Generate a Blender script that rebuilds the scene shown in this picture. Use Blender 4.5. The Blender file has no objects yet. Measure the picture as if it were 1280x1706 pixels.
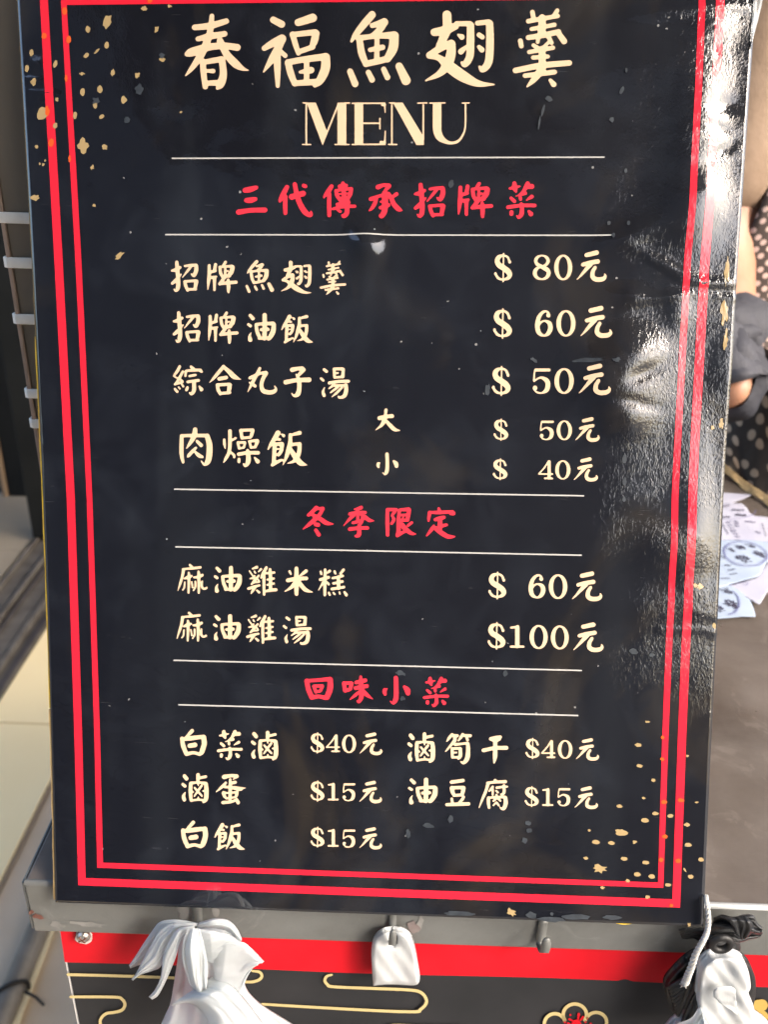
import bpy, bmesh, math, random
import numpy as np
from mathutils import Matrix, Vector
R = math.radians
random.seed(4)
C = bpy.context.scene.collection
SC = bpy.context.scene

# ------------------------------------------------------------------ camera, sky, sun, exposure
# world: X right, Y away from the viewer, Z up; origin on the front top edge of the steel counter
FPX, CX, CY = 1450.0, 640.0, 853.0                  # focal length and centre of the 1280 x 1706 photograph
_P, _r = R(26.44), math.atan(.034)
_X = np.array([math.cos(_r), math.sin(_r), 0.])
_Z = np.array([math.cos(_P)*math.sin(_r), -math.cos(_P)*math.cos(_r), -math.sin(_P)])
_Y = np.cross(_Z, _X)
CM = np.array([_X, _Y, _Z])                         # camera axes (x right, y down, z forward) -> world
CAM = -CM @ (np.array([0, (1491.2-CY)/FPX, 1]) * .41)
cd = bpy.data.cameras.new('camera'); cam = bpy.data.objects.new('camera', cd); C.objects.link(cam)
cd.sensor_fit = 'VERTICAL'; cd.sensor_height = 36; cd.sensor_width = 27; cd.lens = FPX/1706*36
cd.clip_start = .01; cd.clip_end = 200
cd.dof.use_dof = True; cd.dof.focus_distance = .385; cd.dof.aperture_fstop = 13
m4 = Matrix.Identity(4)
for i in range(3):
    m4[i][0], m4[i][1], m4[i][2], m4[i][3] = CM[i][0], -CM[i][1], -CM[i][2], CAM[i]
cam.matrix_world = m4
SC.camera = cam
w = bpy.data.worlds.new('World'); SC.world = w; w.use_nodes = True
nt = w.node_tree
sky = nt.nodes.new('ShaderNodeTexSky'); sky.sky_type = 'NISHITA'; sky.sun_disc = False
SUN_EL, SUN_AZ = R(38), R(125)                      # azimuth from +Y towards +X
sky.sun_elevation = SUN_EL; sky.sun_rotation = SUN_AZ
sky.dust_density = 4; sky.ozone_density = 1; sky.air_density = 1
nt.nodes['Background'].inputs['Strength'].default_value = .13
nt.links.new(sky.outputs[0], nt.nodes['Background'].inputs[0])
sl = bpy.data.lights.new('sun', 'SUN'); sl.energy = .55; sl.angle = R(14); sl.color = (1, .95, .88)
so = bpy.data.objects.new('sun', sl); C.objects.link(so)
sd = Vector((math.sin(SUN_AZ)*math.cos(SUN_EL), math.cos(SUN_AZ)*math.cos(SUN_EL), math.sin(SUN_EL)))
so.rotation_euler = sd.to_track_quat('Z', 'Y').to_euler()
SC.view_settings.view_transform = 'Standard'; SC.view_settings.look = 'None'
SC.view_settings.exposure = 2.42; SC.view_settings.gamma = 1
SC.cycles.max_bounces = 8; SC.cycles.use_denoising = True
SC.cycles.sample_clamp_indirect = 6

# ------------------------------------------------------------------ helpers
def at(x, y, ax, val):
    """world point where the line of sight of photograph pixel x, y meets the plane axis=val"""
    d = CM @ np.array([(x-CX)/FPX, (y-CY)/FPX, 1.]); t = (val-CAM[ax])/d[ax]
    return CAM + d*t
def empty(name, loc, label, cat, group=None):
    o = bpy.data.objects.new(name, None); C.objects.link(o); o.location = loc; o.empty_display_size = .02
    o['label'] = label; o['category'] = cat
    if group: o['group'] = group
    return o
def tag(o, label=None, cat=None, group=None, kind=None):
    if label: o['label'] = label
    if cat: o['category'] = cat
    if group: o['group'] = group
    if kind: o['kind'] = kind
    return o
def mesh(name, V, F, mat, parent=None, smooth=False, label=None):
    """V in world coordinates; stored relative to the parent's location"""
    off = Vector((0, 0, 0)); p = parent
    while p is not None: off += p.location; p = p.parent
    me = bpy.data.meshes.new(name)
    me.from_pydata([(v[0]-off.x, v[1]-off.y, v[2]-off.z) for v in V], [], F)
    me.validate(); me.update()
    if mat: me.materials.append(mat)
    if smooth: me.polygons.foreach_set('use_smooth', [True]*len(me.polygons))
    o = bpy.data.objects.new(name, me); C.objects.link(o)
    if parent: o.parent = parent
    if label: o['label'] = label
    return o
def bevel(o, w_, seg=2):
    m = o.modifiers.new('bevel', 'BEVEL'); m.width = w_; m.segments = seg; m.limit_method = 'ANGLE'; return o
def boxvf(a, b):
    (x0, y0, z0), (x1, y1, z1) = a, b
    V = [(x0,y0,z0),(x1,y0,z0),(x1,y1,z0),(x0,y1,z0),(x0,y0,z1),(x1,y0,z1),(x1,y1,z1),(x0,y1,z1)]
    return V, [(0,3,2,1),(4,5,6,7),(0,1,5,4),(1,2,6,5),(2,3,7,6),(3,0,4,7)]
def box(name, a, b, mat, parent=None, bv=0, label=None):
    V, F = boxvf(a, b); o = mesh(name, V, F, mat, parent, label=label)
    if bv: bevel(o, bv)
    return o
def tube(name, pts, rad, mat, parent=None, n=14, label=None, wob=None, cap=True):
    pts = [Vector(p) for p in pts]; V = []; F = []
    up = Vector((0, 0, 1)); last = None
    for i, p in enumerate(pts):
        t = (pts[min(i+1, len(pts)-1)]-pts[max(i-1, 0)]).normalized()
        if last is None:
            a = t.cross(up) if abs(t.dot(up)) < .95 else t.cross(Vector((1, 0, 0)))
        else: a = last - t*last.dot(t)
        a.normalize(); last = a; b = t.cross(a)
        rr = rad[i] if isinstance(rad, (list, tuple)) else rad
        for k in range(n):
            an = 2*math.pi*k/n
            q = rr*(1+(wob(i, an) if wob else 0))
            V.append(p+a*math.cos(an)*q+b*math.sin(an)*q)
    for i in range(len(pts)-1):
        for k in range(n):
            F.append((i*n+k, i*n+(k+1) % n, (i+1)*n+(k+1) % n, (i+1)*n+k))
    if cap:
        F.append(tuple(range(n-1, -1, -1))); F.append(tuple((len(pts)-1)*n+k for k in range(n)))
    return mesh(name, V, F, mat, parent, True, label)
def catmull(P, n=6):
    P = [np.array(p, float) for p in P]
    if len(P) < 3: return P
    Q = [2*P[0]-P[1]]+P+[2*P[-1]-P[-2]]; out = []
    for i in range(1, len(Q)-2):
        a, b, c, d = Q[i-1:i+3]
        for k in range(n):
            t = k/n
            out.append(.5*((2*b)+(c-a)*t+(2*a-5*b+4*c-d)*t*t+(3*b-a-3*c+d)*t**3))
    out.append(P[-1]); return out

# ------------------------------------------------------------------ materials
def mat(name, col, rough=.5, metal=0., coat=0., coatr=.05, spec=.5, **kw):
    m = bpy.data.materials.new(name); m.use_nodes = True
    b = m.node_tree.nodes['Principled BSDF']
    b.inputs['Base Color'].default_value = (*col, 1); b.inputs['Roughness'].default_value = rough
    b.inputs['Metallic'].default_value = metal; b.inputs['Coat Weight'].default_value = coat
    b.inputs['Coat Roughness'].default_value = coatr; b.inputs['Specular IOR Level'].default_value = spec
    for k, v in kw.items(): b.inputs[k.replace('_', ' ')].default_value = v
    return m
def N(m, t, **kw):
    n = m.node_tree.nodes.new(t)
    for k, v in kw.items():
        if k in n.inputs: n.inputs[k].default_value = v
        else: setattr(n, k, v)
    return n
def L(m, a, b): m.node_tree.links.new(a, b)
def coords(m, scale=(1, 1, 1), rot=(0, 0, 0)):
    tc = N(m, 'ShaderNodeTexCoord'); mp = N(m, 'ShaderNodeMapping')
    mp.inputs['Scale'].default_value = scale; mp.inputs['Rotation'].default_value = rot
    L(m, tc.outputs['Object'], mp.inputs['Vector']); return mp.outputs[0]
def noise(m, vec, sc, det=4, rough=.55, dist=0):
    n = N(m, 'ShaderNodeTexNoise'); n.inputs['Scale'].default_value = sc; n.inputs['Detail'].default_value = det
    n.inputs['Roughness'].default_value = rough; n.inputs['Distortion'].default_value = dist
    L(m, vec, n.inputs['Vector']); return n.outputs['Fac']
def ramp(m, fac, stops):
    n = N(m, 'ShaderNodeValToRGB'); e = n.color_ramp.elements
    while len(e) < len(stops): e.new(.5)
    for i, (p, c) in enumerate(stops):
        e[i].position = p; e[i].color = (*c, 1) if len(c) == 3 else c
    L(m, fac, n.inputs[0]); return n.outputs[0]
def mix(m, fac, a, b, blend='MIX'):
    n = N(m, 'ShaderNodeMix'); n.data_type = 'RGBA'; n.blend_type = blend
    for s, v in ((0, fac), (6, a), (7, b)):
        if isinstance(v, bpy.types.NodeSocket): L(m, v, n.inputs[s])
        elif s == 0: n.inputs[0].default_value = v
        else: n.inputs[s].default_value = (*v, 1)
    return n.outputs[2]
def math_(m, op, a, b=None):
    n = N(m, 'ShaderNodeMath'); n.operation = op
    for i, v in enumerate((a, b)):
        if v is None: continue
        if isinstance(v, bpy.types.NodeSocket): L(m, v, n.inputs[i])
        else: n.inputs[i].default_value = v
    return n.outputs[0]
def bump(m, h, strength, dist, sock='Normal', prev=None):
    n = N(m, 'ShaderNodeBump'); n.inputs['Strength'].default_value = strength; n.inputs['Distance'].default_value = dist
    L(m, h, n.inputs['Height'])
    if prev is not None: L(m, prev, n.inputs['Normal'])
    if sock: L(m, n.outputs[0], m.node_tree.nodes['Principled BSDF'].inputs[sock])
    return n.outputs[0]
def bs(m): return m.node_tree.nodes['Principled BSDF']
def mixed(name, c1, c2, sc, rough=.6, bmp=0, bd=.001, det=5, scale=(1, 1, 1), lo=.35, hi=.65, **kw):
    m = mat(name, c1, rough, **kw); v = coords(m, scale); f = noise(m, v, sc, det)
    L(m, ramp(m, f, [(lo, c1), (hi, c2)]), bs(m).inputs['Base Color'])
    if bmp: bump(m, noise(m, v, sc*2.5, 5), bmp, bd)
    return m

def laminate(name, col, dirt_sheen=True):
    """print under a glossy, orange-peeled plastic film with scuffs and smears"""
    m = mat(name, col, .6, coat=1, coatr=.04, spec=.08)
    bs(m).inputs['Coat IOR'].default_value = 1.7
    v = coords(m)
    fine = noise(m, v, 950, 2, .5)
    mid = noise(m, v, 520, 2, .5)
    big = noise(m, v, 36, 2, .4)
    # the film has come loose along the right side and in blotches: there it is crinkled like leather
    tcx = N(m, 'ShaderNodeTexCoord'); sx_ = N(m, 'ShaderNodeSeparateXYZ'); L(m, tcx.outputs['Object'], sx_.inputs[0])
    mr = N(m, 'ShaderNodeMapRange'); L(m, sx_.outputs[0], mr.inputs[0])
    mr.inputs[1].default_value = .232; mr.inputs[2].default_value = .262; mr.inputs[3].default_value = .13; mr.inputs[4].default_value = 1
    mz = N(m, 'ShaderNodeMapRange'); L(m, sx_.outputs[2], mz.inputs[0])
    mz.inputs[1].default_value = .09; mz.inputs[2].default_value = .14; mz.inputs[3].default_value = .12; mz.inputs[4].default_value = 1
    loose = math_(m, 'MULTIPLY', mr.outputs[0], mz.outputs[0])
    blot = ramp(m, noise(m, v, 24, 3, .5, .8), [(.42, (.35, .35, .35)), (.56, (.9, .9, .9))])
    wv_ = noise(m, coords(m, (1, .55, .55), (.0, .5, .3)), 620, 3, .55, 1.6)
    hgt = math_(m, 'MULTIPLY', math_(m, 'MULTIPLY', math_(m, 'ADD', math_(m, 'ADD', math_(m, 'MULTIPLY', mid, .4), math_(m, 'MULTIPLY', fine, .6)), wv_), loose), blot)
    nb = bump(m, hgt, .75, .00030, None)
    nb = bump(m, big, .5, .0022, None, nb)
    L(m, nb, bs(m).inputs['Coat Normal'])
    sm = noise(m, coords(m, (1, .5, .5)), 30, 6, .6, .5)
    cr = ramp(m, sm, [(.45, (.02, .02, .02)), (.78, (.13, .13, .13))])
    L(m, cr, bs(m).inputs['Coat Roughness'])
    if dirt_sheen:
        # soft reflections and smudges painted as haze and bands; rubbed patches, fine dust specks
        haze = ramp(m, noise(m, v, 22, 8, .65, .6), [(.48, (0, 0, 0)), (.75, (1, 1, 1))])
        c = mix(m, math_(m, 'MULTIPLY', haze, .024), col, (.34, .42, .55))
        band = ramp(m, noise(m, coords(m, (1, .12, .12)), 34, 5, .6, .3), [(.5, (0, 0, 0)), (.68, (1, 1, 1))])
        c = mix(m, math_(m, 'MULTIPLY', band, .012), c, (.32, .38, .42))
        warm = ramp(m, noise(m, coords(m, (1, .7, .7)), 15, 5, .6, 1), [(.55, (0, 0, 0)), (.72, (1, 1, 1))])
        c = mix(m, math_(m, 'MULTIPLY', warm, .045), c, (.3, .22, .1))
        vo = N(m, 'ShaderNodeTexVoronoi'); vo.inputs['Scale'].default_value = 240; L(m, v, vo.inputs['Vector'])
        keep = math_(m, 'GREATER_THAN', noise(m, v, 160, 2), .66)
        sp = math_(m, 'MULTIPLY', math_(m, 'LESS_THAN', vo.outputs['Distance'], .13), keep)
        c = mix(m, math_(m, 'MULTIPLY', sp, .35), c, (.6, .6, .58))
        scr = noise(m, coords(m, (1, 22, 22), (0.9, .5, .4)), 30, 3, .7)
        sm2 = ramp(m, scr, [(.68, (0, 0, 0)), (.74, (1, 1, 1))])
        c = mix(m, math_(m, 'MULTIPLY', sm2, .02), c, (.7, .7, .7))
        L(m, c, bs(m).inputs['Base Color'])
    return m
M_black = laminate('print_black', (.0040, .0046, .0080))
M_red = laminate('print_red', (.66, .014, .034), False)
M_hred = laminate('print_coral', (.70, .030, .052), False)
M_cream = laminate('print_cream', (.69, .495, .33), False)
M_rule = laminate('print_white', (.46, .45, .43), False)
M_gold = laminate('gold_peel_glint', (.36, .26, .125), False)
M_orange = laminate('peeled_orange', (.66, .10, .015), False)
M_smear = mixed('dried_smear', (.020, .025, .032), (.040, .048, .058), 300, .4)
M_foam = mixed('foam_board', (.62, .62, .60), (.45, .43, .38), 60, .7)
M_yellow = mixed('yellow_tape', (.72, .50, .02), (.42, .27, .06), 40, .45)
M_tan = mixed('brown_card_edge', (.25, .16, .06), (.40, .28, .12), 60, .7)

def steel(name, c1, c2, rough=.38, metal=.85, sc=9, streak=(1, 14, 14), bmp=.12):
    m = mat(name, c1, rough, metal)
    v = coords(m); f = noise(m, v, sc, 8, .62, .3)
    c = ramp(m, f, [(.3, c1), (.7, c2)])
    st = ramp(m, noise(m, v, 38, 6, .7, 1.2), [(.56, (0, 0, 0)), (.64, (1, 1, 1))])
    c = mix(m, math_(m, 'MULTIPLY', st, .22), c, tuple(x*1.5 for x in c2))
    L(m, c, bs(m).inputs['Base Color'])
    sv = coords(m, streak, (0, 0, .5)); s = noise(m, sv, 60, 6, .7)
    L(m, ramp(m, noise(m, v, 26, 7, .7), [(.3, (rough-.1,)*3), (.7, (rough+.2,)*3)]), bs(m).inputs['Roughness'])
    h = math_(m, 'ADD', s, noise(m, v, 120, 6, .7))
    bump(m, h, bmp, .001)
    return m
M_top = steel('worn_counter_top', (.075, .058, .046), (.17, .145, .125), .36, .25, 11, (1, 18, 18), .2)
M_lip = steel('grimy_steel_lip', (.115, .118, .113), (.19, .195, .19), .5, .35, 14, (1, 5, 1))
M_edge = mat('painted_edge_highlight', (.42, .43, .43), .4, .3)
M_cab = steel('cabinet_steel', (.30, .30, .30), (.36, .36, .36), .5, .5)
M_bred = mixed('banner_red', (.50, .006, .014), (.57, .009, .018), 35, .6, .25, .0006, spec=.12)
M_bdark = mixed('banner_charcoal', (.019, .020, .022), (.028, .028, .031), 18, .6, .2, .0006, spec=.12)
M_bcream = mat('banner_cream', (.50, .40, .19), .6, spec=.2)
M_bgold = mat('banner_gold', (.42, .29, .07), .5)
M_screw = mixed('screw_metal', (.5, .5, .48), (.15, .12, .1), 300, .35, metal=.8)

# ------------------------------------------------------------------ brush lettering: strokes of varying width -> outline meshes
# each glyph: origin x, y and scale of the tracing, then strokes "x,y,r x,y,r ..." separated by ';'
# E = ring (centre, radii, half-width at the sides / at top and bottom), P = polygon
G = {
'春': (290,0,3.657,"125,168,17 220,158,20 318,130,17;145,238,15 220,222,20 308,207,17;80,330,16 110,318,26 200,290,22 300,280,20 385,290,21;230,98,14 222,180,18 195,270,22 155,350,22 105,420,14 68,464,3;280,250,20 320,330,22 375,390,24 420,420,12 455,430,3;175,375,18 180,450,18 190,530,16;178,380,15 285,362,18;292,365,20 300,450,22 285,510,24 264,538,10;190,508,15 275,505,18;200,433,10 238,434,14"),
'福': (290,0,3.657,"605,122,20 655,148,22;550,295,16 600,265,22 657,237,26;660,245,20 610,340,24 575,395,15 545,440,4;628,330,22 630,420,20 632,525,12;650,315,14 678,340,14;757,138,22 845,110,26;722,210,17 740,270,17 758,325,14;722,212,16 860,197,18;865,205,22 855,250,22 838,290,15;758,318,15 845,287,16;695,385,20 712,450,21 735,510,17;695,380,18 800,362,19 920,347,22;925,350,26 922,420,28 890,490,24 858,522,12;735,508,17 865,500,19;808,365,16 808,500,17;770,440,10 835,428,20"),
'魚': (395,425,8,"262,88,22 215,140,22 165,200,17 138,240,8;262,150,14 335,130,22;335,130,22 315,165,20 285,195,18 260,210,14;185,225,19 200,310,21 225,370,18;180,222,16 290,210,15 388,206,22;395,210,27 388,280,28 355,340,22;225,370,18 300,355,18 355,340,18;292,215,14 290,355,16;250,290,13 325,275,16;130,415,18 160,485,20;240,420,16 262,462,17;332,402,16 354,448,17;425,385,22 465,465,28"),
'翅': (395,425,8,"715,100,26 715,180,26 690,240,24 670,280,20;640,200,22 700,190,26 765,165,20;612,332,19 680,290,20 740,265,22;742,270,24 738,330,28 715,390,28 670,440,18 590,480,5;610,335,17 670,350,18 730,400,32 810,455,32 900,497,19 995,503,4;772,150,14 850,150,15;855,160,21 854,260,23 850,340,22 822,385,18 802,375,7;782,215,7 802,227,17;798,312,17 828,285,10;895,147,14 960,140,15;968,150,21 970,260,23 962,370,23 928,415,18 908,400,7;905,215,14 925,228,14;905,285,12 922,302,16"),
'羹': (640,0,3.657,"905,75,14 912,110,14;1057,65,13 1035,100,13;880,130,14 1060,98,13;900,178,12 1040,152,13;880,230,15 975,215,17 1065,195,16;1065,205,17 1098,252,19;965,110,22 962,200,24;832,250,15 838,282,14;940,240,12 937,258,11;1003,225,14 1022,262,13;885,318,13 1030,292,13;910,352,13 1000,345,12;912,277,12 940,295,13;1000,262,10 975,290,12;965,300,20 965,420,22;802,430,17 960,400,18 1130,385,17;860,462,14 1040,440,15;950,440,23 910,490,17 872,530,4;1015,490,11 1035,515,17"),
'三': (380,290,8,"225,218,32 290,207,36 375,182,26;245,350,30 300,350,36 362,335,28;140,508,34 300,485,30 492,480,32"),
'代': (380,290,8,"785,175,29 745,250,33 700,340,26 688,372,10;765,300,26 762,400,28 765,520,26;850,305,38 930,280,35 1000,260,36;890,135,26 905,220,30 930,320,33 970,420,35 1030,510,36 1085,548,28 1105,535,24 1106,500,9;1008,155,24 1030,163,26"),
'傳': (530,290,8,"180,165,26 135,235,31 85,300,16 80,320,6;150,270,26 148,400,27 150,550,25;290,165,26 375,155,24;333,125,24 343,250,26 350,370,28;240,225,22 255,290,24 290,345,20;240,222,18 340,206,18 440,196,20;443,200,24 430,270,26 395,330,22;290,325,20 400,318,22;275,268,9 420,258,11;310,365,26 400,360,24;255,405,20 415,382,18;200,465,16 330,435,22 490,430,20;262,478,16 298,500,18;388,430,28 385,520,30 348,560,28 325,552,16"),
'承': (530,290,8,"800,175,31 870,150,24 945,155,27;950,160,26 905,210,20 878,245,18;893,265,40 893,400,40 885,500,36 850,560,30 828,552,16;705,335,27 780,305,20 850,285,20;778,312,24 755,400,26 715,460,20 680,492,6;1047,268,25 1000,300,20 955,300,18;940,265,26 980,330,28 1010,400,31 1070,465,31 1122,488,6;835,370,12 900,358,16;832,450,22 940,415,24"),
'招': (275,425,8,"155,95,22 162,180,27 170,280,27 175,380,27 165,450,26 140,480,14 118,455,8;92,208,15 140,198,25 200,165,19;95,378,19 140,340,24 215,255,9;265,148,16 340,137,18 410,137,23;348,152,17 300,210,17 230,298,6;415,142,24 413,210,27 383,272,24 345,250,6;262,355,20 275,410,22 300,470,19;262,352,17 410,342,19;418,352,26 408,400,25 400,450,19;300,458,18 410,455,17"),
'牌': (275,425,8,"588,140,21 588,250,24 580,350,22 568,462,6;672,125,21 660,195,22;610,225,20 672,210,16;620,300,20 682,287,13;658,310,25 658,380,19 658,465,17;805,95,20 778,140,18;730,162,20 740,240,21 765,285,20;735,158,15 890,147,19;900,162,28 885,225,30 845,275,24;765,288,20 860,280,20;803,160,13 800,288,17;792,218,10 840,212,11;790,300,24 760,345,22 722,382,15;725,388,17 820,372,22 945,362,22;840,330,18 845,420,25 845,492,17"),
'菜': (290,1200,10.667,"885,200,31 890,265,38 910,315,17;815,270,17 890,255,22 972,238,9;1085,200,31 1060,250,32 1020,310,22 960,360,13 895,385,4;1070,245,33 1150,240,36;960,365,16 1050,338,25;835,410,23 885,455,26;975,405,25 978,425,22;1150,388,27 1110,410,19 1060,445,6;785,540,26 990,515,24 1195,515,26;990,495,26 1000,570,30 992,640,33 950,690,20 920,662,9;840,615,31 838,635,29;1105,600,20 1135,635,36"),
'油': (395,505,8,"175,165,21 210,205,26;150,285,19 178,305,20;188,392,5 168,440,18 175,490,29;368,160,28 368,300,30 365,470,30;255,290,22 265,370,24 300,460,24;255,285,20 370,275,22 480,272,25;490,285,28 480,380,33 435,462,28 412,490,12;295,470,20 440,465,20;320,355,20 410,350,24"),
'飯': (395,505,8,"700,180,27 665,240,24 625,300,18 595,355,7;740,195,9 760,210,17;670,240,18 720,250,14;665,305,22 660,400,21 655,500,20;670,300,17 740,298,22;743,305,22 735,370,20 705,415,16;685,352,9 706,350,9;680,412,12 716,405,14;640,520,18 690,490,18 742,468,11 758,478,9;830,200,18 830,280,22 812,360,25 787,440,18 752,522,4;850,200,14 930,180,22;830,312,17 880,300,17 930,298,19;930,300,21 925,380,22 905,440,22 870,480,18 800,505,4;830,345,17 880,430,28 940,500,28 1010,522,4"),
'綜': (275,590,8,"195,165,19 160,230,21 117,288,13;117,295,11 160,320,13;235,235,17 200,300,19 155,375,18 135,400,15;128,402,15 200,382,16 230,370,18;200,335,14 228,362,17;130,465,16 160,500,19;180,440,13 195,460,13;225,405,13 242,430,14;345,168,18 378,195,21;275,230,17 270,290,16;280,222,15 380,215,20 475,212,18;475,228,20 490,235,15;325,293,16 405,278,17;300,370,18 445,350,20;385,380,26 385,480,26 352,530,20 325,515,9;297,445,18 285,475,21;455,430,12 485,470,26"),
'合': (275,590,8,"780,165,23 700,260,23 640,330,17 592,378,5;790,180,23 860,240,30 920,300,33 1012,340,4;720,330,25 815,312,25;695,415,22 710,480,24 735,530,20;695,410,21 850,402,21;862,410,28 855,465,28 842,518,20;735,525,21 865,512,18"),
'丸': (395,590,8,"302,190,19 280,240,22 240,310,24 200,390,22 140,508,4;172,318,21 240,285,21 320,255,19 380,250,26;385,255,29 345,330,26 325,410,26 345,485,30 420,510,29 490,500,27 518,465,17 500,425,7;165,378,11 205,400,20 240,425,21"),
'子': (395,590,8,"735,210,31 800,195,25 870,190,27;885,208,29 850,250,25 812,285,18 787,270,10;800,290,17 830,340,22;650,375,31 780,350,27 960,342,32;828,350,29 830,450,29 812,530,32 762,555,18 728,525,7"),
'湯': (470,590,8,"560,205,19 592,230,21;520,325,17 550,350,18;570,440,4 547,500,18 560,550,23;695,200,19 700,310,18;695,196,18 810,198,20;817,205,22 810,300,23;705,312,16 800,305,16;705,255,14 745,252,13;630,385,22 760,365,21 885,362,21;690,410,21 625,460,9;700,420,17 850,415,17;745,440,15 690,480,15 645,515,9;800,445,15 730,515,17 665,570,7;850,415,26 855,480,27 832,555,26 765,580,16 752,560,9"),
'肉': (285,700,8,"140,210,24 138,330,28 140,460,27 160,560,19;150,208,22 300,205,22 450,205,24;320,125,29 310,200,34 270,280,27 230,340,17 203,378,6;480,210,32 510,320,38 510,450,40 490,550,36 442,590,18 400,540,7;345,280,19 400,335,25;330,370,17 290,410,22 240,465,23 220,490,11;320,425,16 370,470,26 415,490,18"),
'燥': (285,700,8,"708,260,17 712,320,19 722,380,6;785,145,25 785,260,24 780,380,24 765,450,22 725,520,19 695,572,4;810,270,13 860,240,17;800,430,14 840,470,19 840,495,15;930,140,23 945,235,22;930,135,20 1090,130,20;1088,142,24 1070,205,22 1055,235,14;945,238,20 1055,230,17;890,300,18 905,372,16;890,298,16 985,295,17;985,305,17 972,360,15;905,378,15 970,365,15;1045,285,18 1065,362,17;1045,282,17 1150,270,20;1152,285,24 1128,345,20;1065,365,17 1125,360,16;900,455,24 1020,435,23 1160,435,25;1020,405,21 1030,480,30 1025,560,32 990,610,18 965,580,10;905,520,20 905,555,20;1115,500,12 1155,550,29"),
'大': (590,670,11.636,"620,155,33 612,230,29 590,330,46 540,440,31 420,540,7;495,310,40 620,280,36 740,270,38;610,350,26 700,450,38 790,530,36 895,550,5"),
'小': (590,745,11.636,"640,135,33 645,260,34 645,400,36 632,480,36 597,525,20 555,495,8;470,320,28 465,350,30 475,385,23;470,318,26 505,302,9;770,270,20 815,320,42 825,370,34"),
'冬': (490,830,8,"298,128,29 240,185,25 200,220,23 175,232,6;320,140,18 380,137,25;385,140,23 340,220,25 270,290,29 200,350,24 115,415,5;232,215,19 290,240,26;270,255,22 340,270,27 430,330,29 530,345,5;290,350,27 322,355,27;290,425,22 330,485,27"),
'季': (490,830,8,"895,125,25 840,145,20 805,147,9;745,210,23 840,195,24 950,190,21;850,150,21 850,300,20;800,220,25 740,280,20 658,368,4;900,215,25 970,270,27 1010,295,24 1068,300,5;785,327,20 850,312,20 905,297,18;912,275,26 900,330,16 868,358,19;745,412,25 870,397,23 980,397,23;868,365,23 870,440,28 862,490,28 828,505,18 812,500,9"),
'限': (620,830,8,"205,150,21 205,300,26 208,490,23;215,152,22 320,152,22;320,155,20 280,210,20 260,240,9;272,240,13 292,285,22 262,338,19;365,160,20 355,300,26 355,420,28 342,490,24;380,155,20 490,148,25;495,155,26 485,220,26 470,290,26;400,225,17 470,222,17;420,240,9 400,300,18;390,300,21 460,290,20;340,495,26 400,460,22 460,435,20;530,325,19 485,360,20;400,355,32 450,410,32 520,465,25 590,478,5"),
'定': (620,830,8,"890,140,19 905,180,24;770,190,24 760,250,22 755,300,15;780,188,17 900,190,24 1070,180,20;1075,185,25 1088,205,24 1042,212,13;845,285,23 900,270,28 960,255,23;910,290,29 905,380,32 900,430,32;930,370,24 995,355,19;825,365,14 800,410,25 730,500,11;850,400,29 910,450,32 1000,505,30 1060,515,22 1113,510,5"),
'麻': (285,925,8,"250,130,17 280,160,18;155,185,13 280,175,17 390,162,17;165,190,21 150,280,19 120,380,16 88,475,4;235,235,15 238,300,20 232,500,14;180,310,14 235,290,24 275,275,13;182,360,11 175,430,12 155,462,10;275,355,11 285,430,12;365,220,17 370,300,21 368,500,15;305,295,13 360,290,20 415,265,19;322,350,12 322,420,14 297,470,10;413,350,13 410,420,16 440,448,16 475,435,14"),
'雞': (400,925,8,"165,180,11 222,160,20;125,210,11 165,270,11;190,215,11 205,235,11;280,185,15 245,220,9;195,270,10 180,298,16 132,313,10;250,270,13 200,330,19 152,385,13;162,375,13 205,352,14;240,325,12 253,355,12 195,362,11;112,445,18 190,420,19 260,402,14;200,430,18 165,480,16 142,518,5;225,470,13 255,495,17;350,165,19 310,240,22 280,300,12;318,250,20 318,400,19 320,525,16;400,190,20 405,300,23 405,450,22;345,240,15 455,230,16;362,325,13 450,310,15;362,395,13 450,378,15;340,480,15 410,465,22 480,460,20"),
'米': (400,925,8,"660,215,17 678,250,13;880,210,23 830,250,18 792,275,7;635,335,25 750,315,28 885,308,24;752,175,25 752,350,32 752,515,26;740,360,28 680,430,22 592,485,5;780,350,26 840,430,28 890,470,24 970,492,4"),
'糕': (460,925,8,"595,220,16 605,250,15;715,210,19 685,235,13;590,325,20 700,295,20;655,195,19 652,350,22 650,530,18;630,360,18 600,410,12 565,465,5;680,360,12 702,385,17;780,215,17 792,245,13;900,195,19 860,245,17;755,305,17 830,290,17 888,275,19;830,290,22 835,440,22;765,375,17 885,350,18;745,450,19 905,425,18;705,500,15 718,530,14;765,500,12 782,520,14;845,492,11 852,515,12;915,495,17 938,530,21"),
'回': (495,1110,8,"130,195,30 150,300,31 195,410,31;130,195,24 280,183,22 440,170,28;443,180,35 440,300,37 400,410,35;195,415,30 290,402,24 380,420,28;225,268,22 250,340,20;225,262,18 335,262,22;335,270,23 312,328,18;250,340,20 305,332,18"),
'味': (495,1110,8,"625,225,24 640,320,27;625,225,22 725,222,22;727,230,25 712,298,24;645,322,26 700,310,22;850,140,17 855,220,28 860,350,30 855,420,28 825,472,20 805,460,10;790,215,24 910,187,25;780,290,25 930,262,25;830,340,18 770,390,20 705,442,5;880,320,20 930,380,25 1008,434,5"),
'白': (290,1200,10.667,"320,185,33 270,240,29 205,300,15;140,320,32 160,450,40 215,590,36;140,335,32 300,318,40 520,290,33;525,300,44 535,420,44 492,560,43 455,612,20;220,600,35 340,575,28 450,600,31;275,452,38 370,437,42"),
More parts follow.
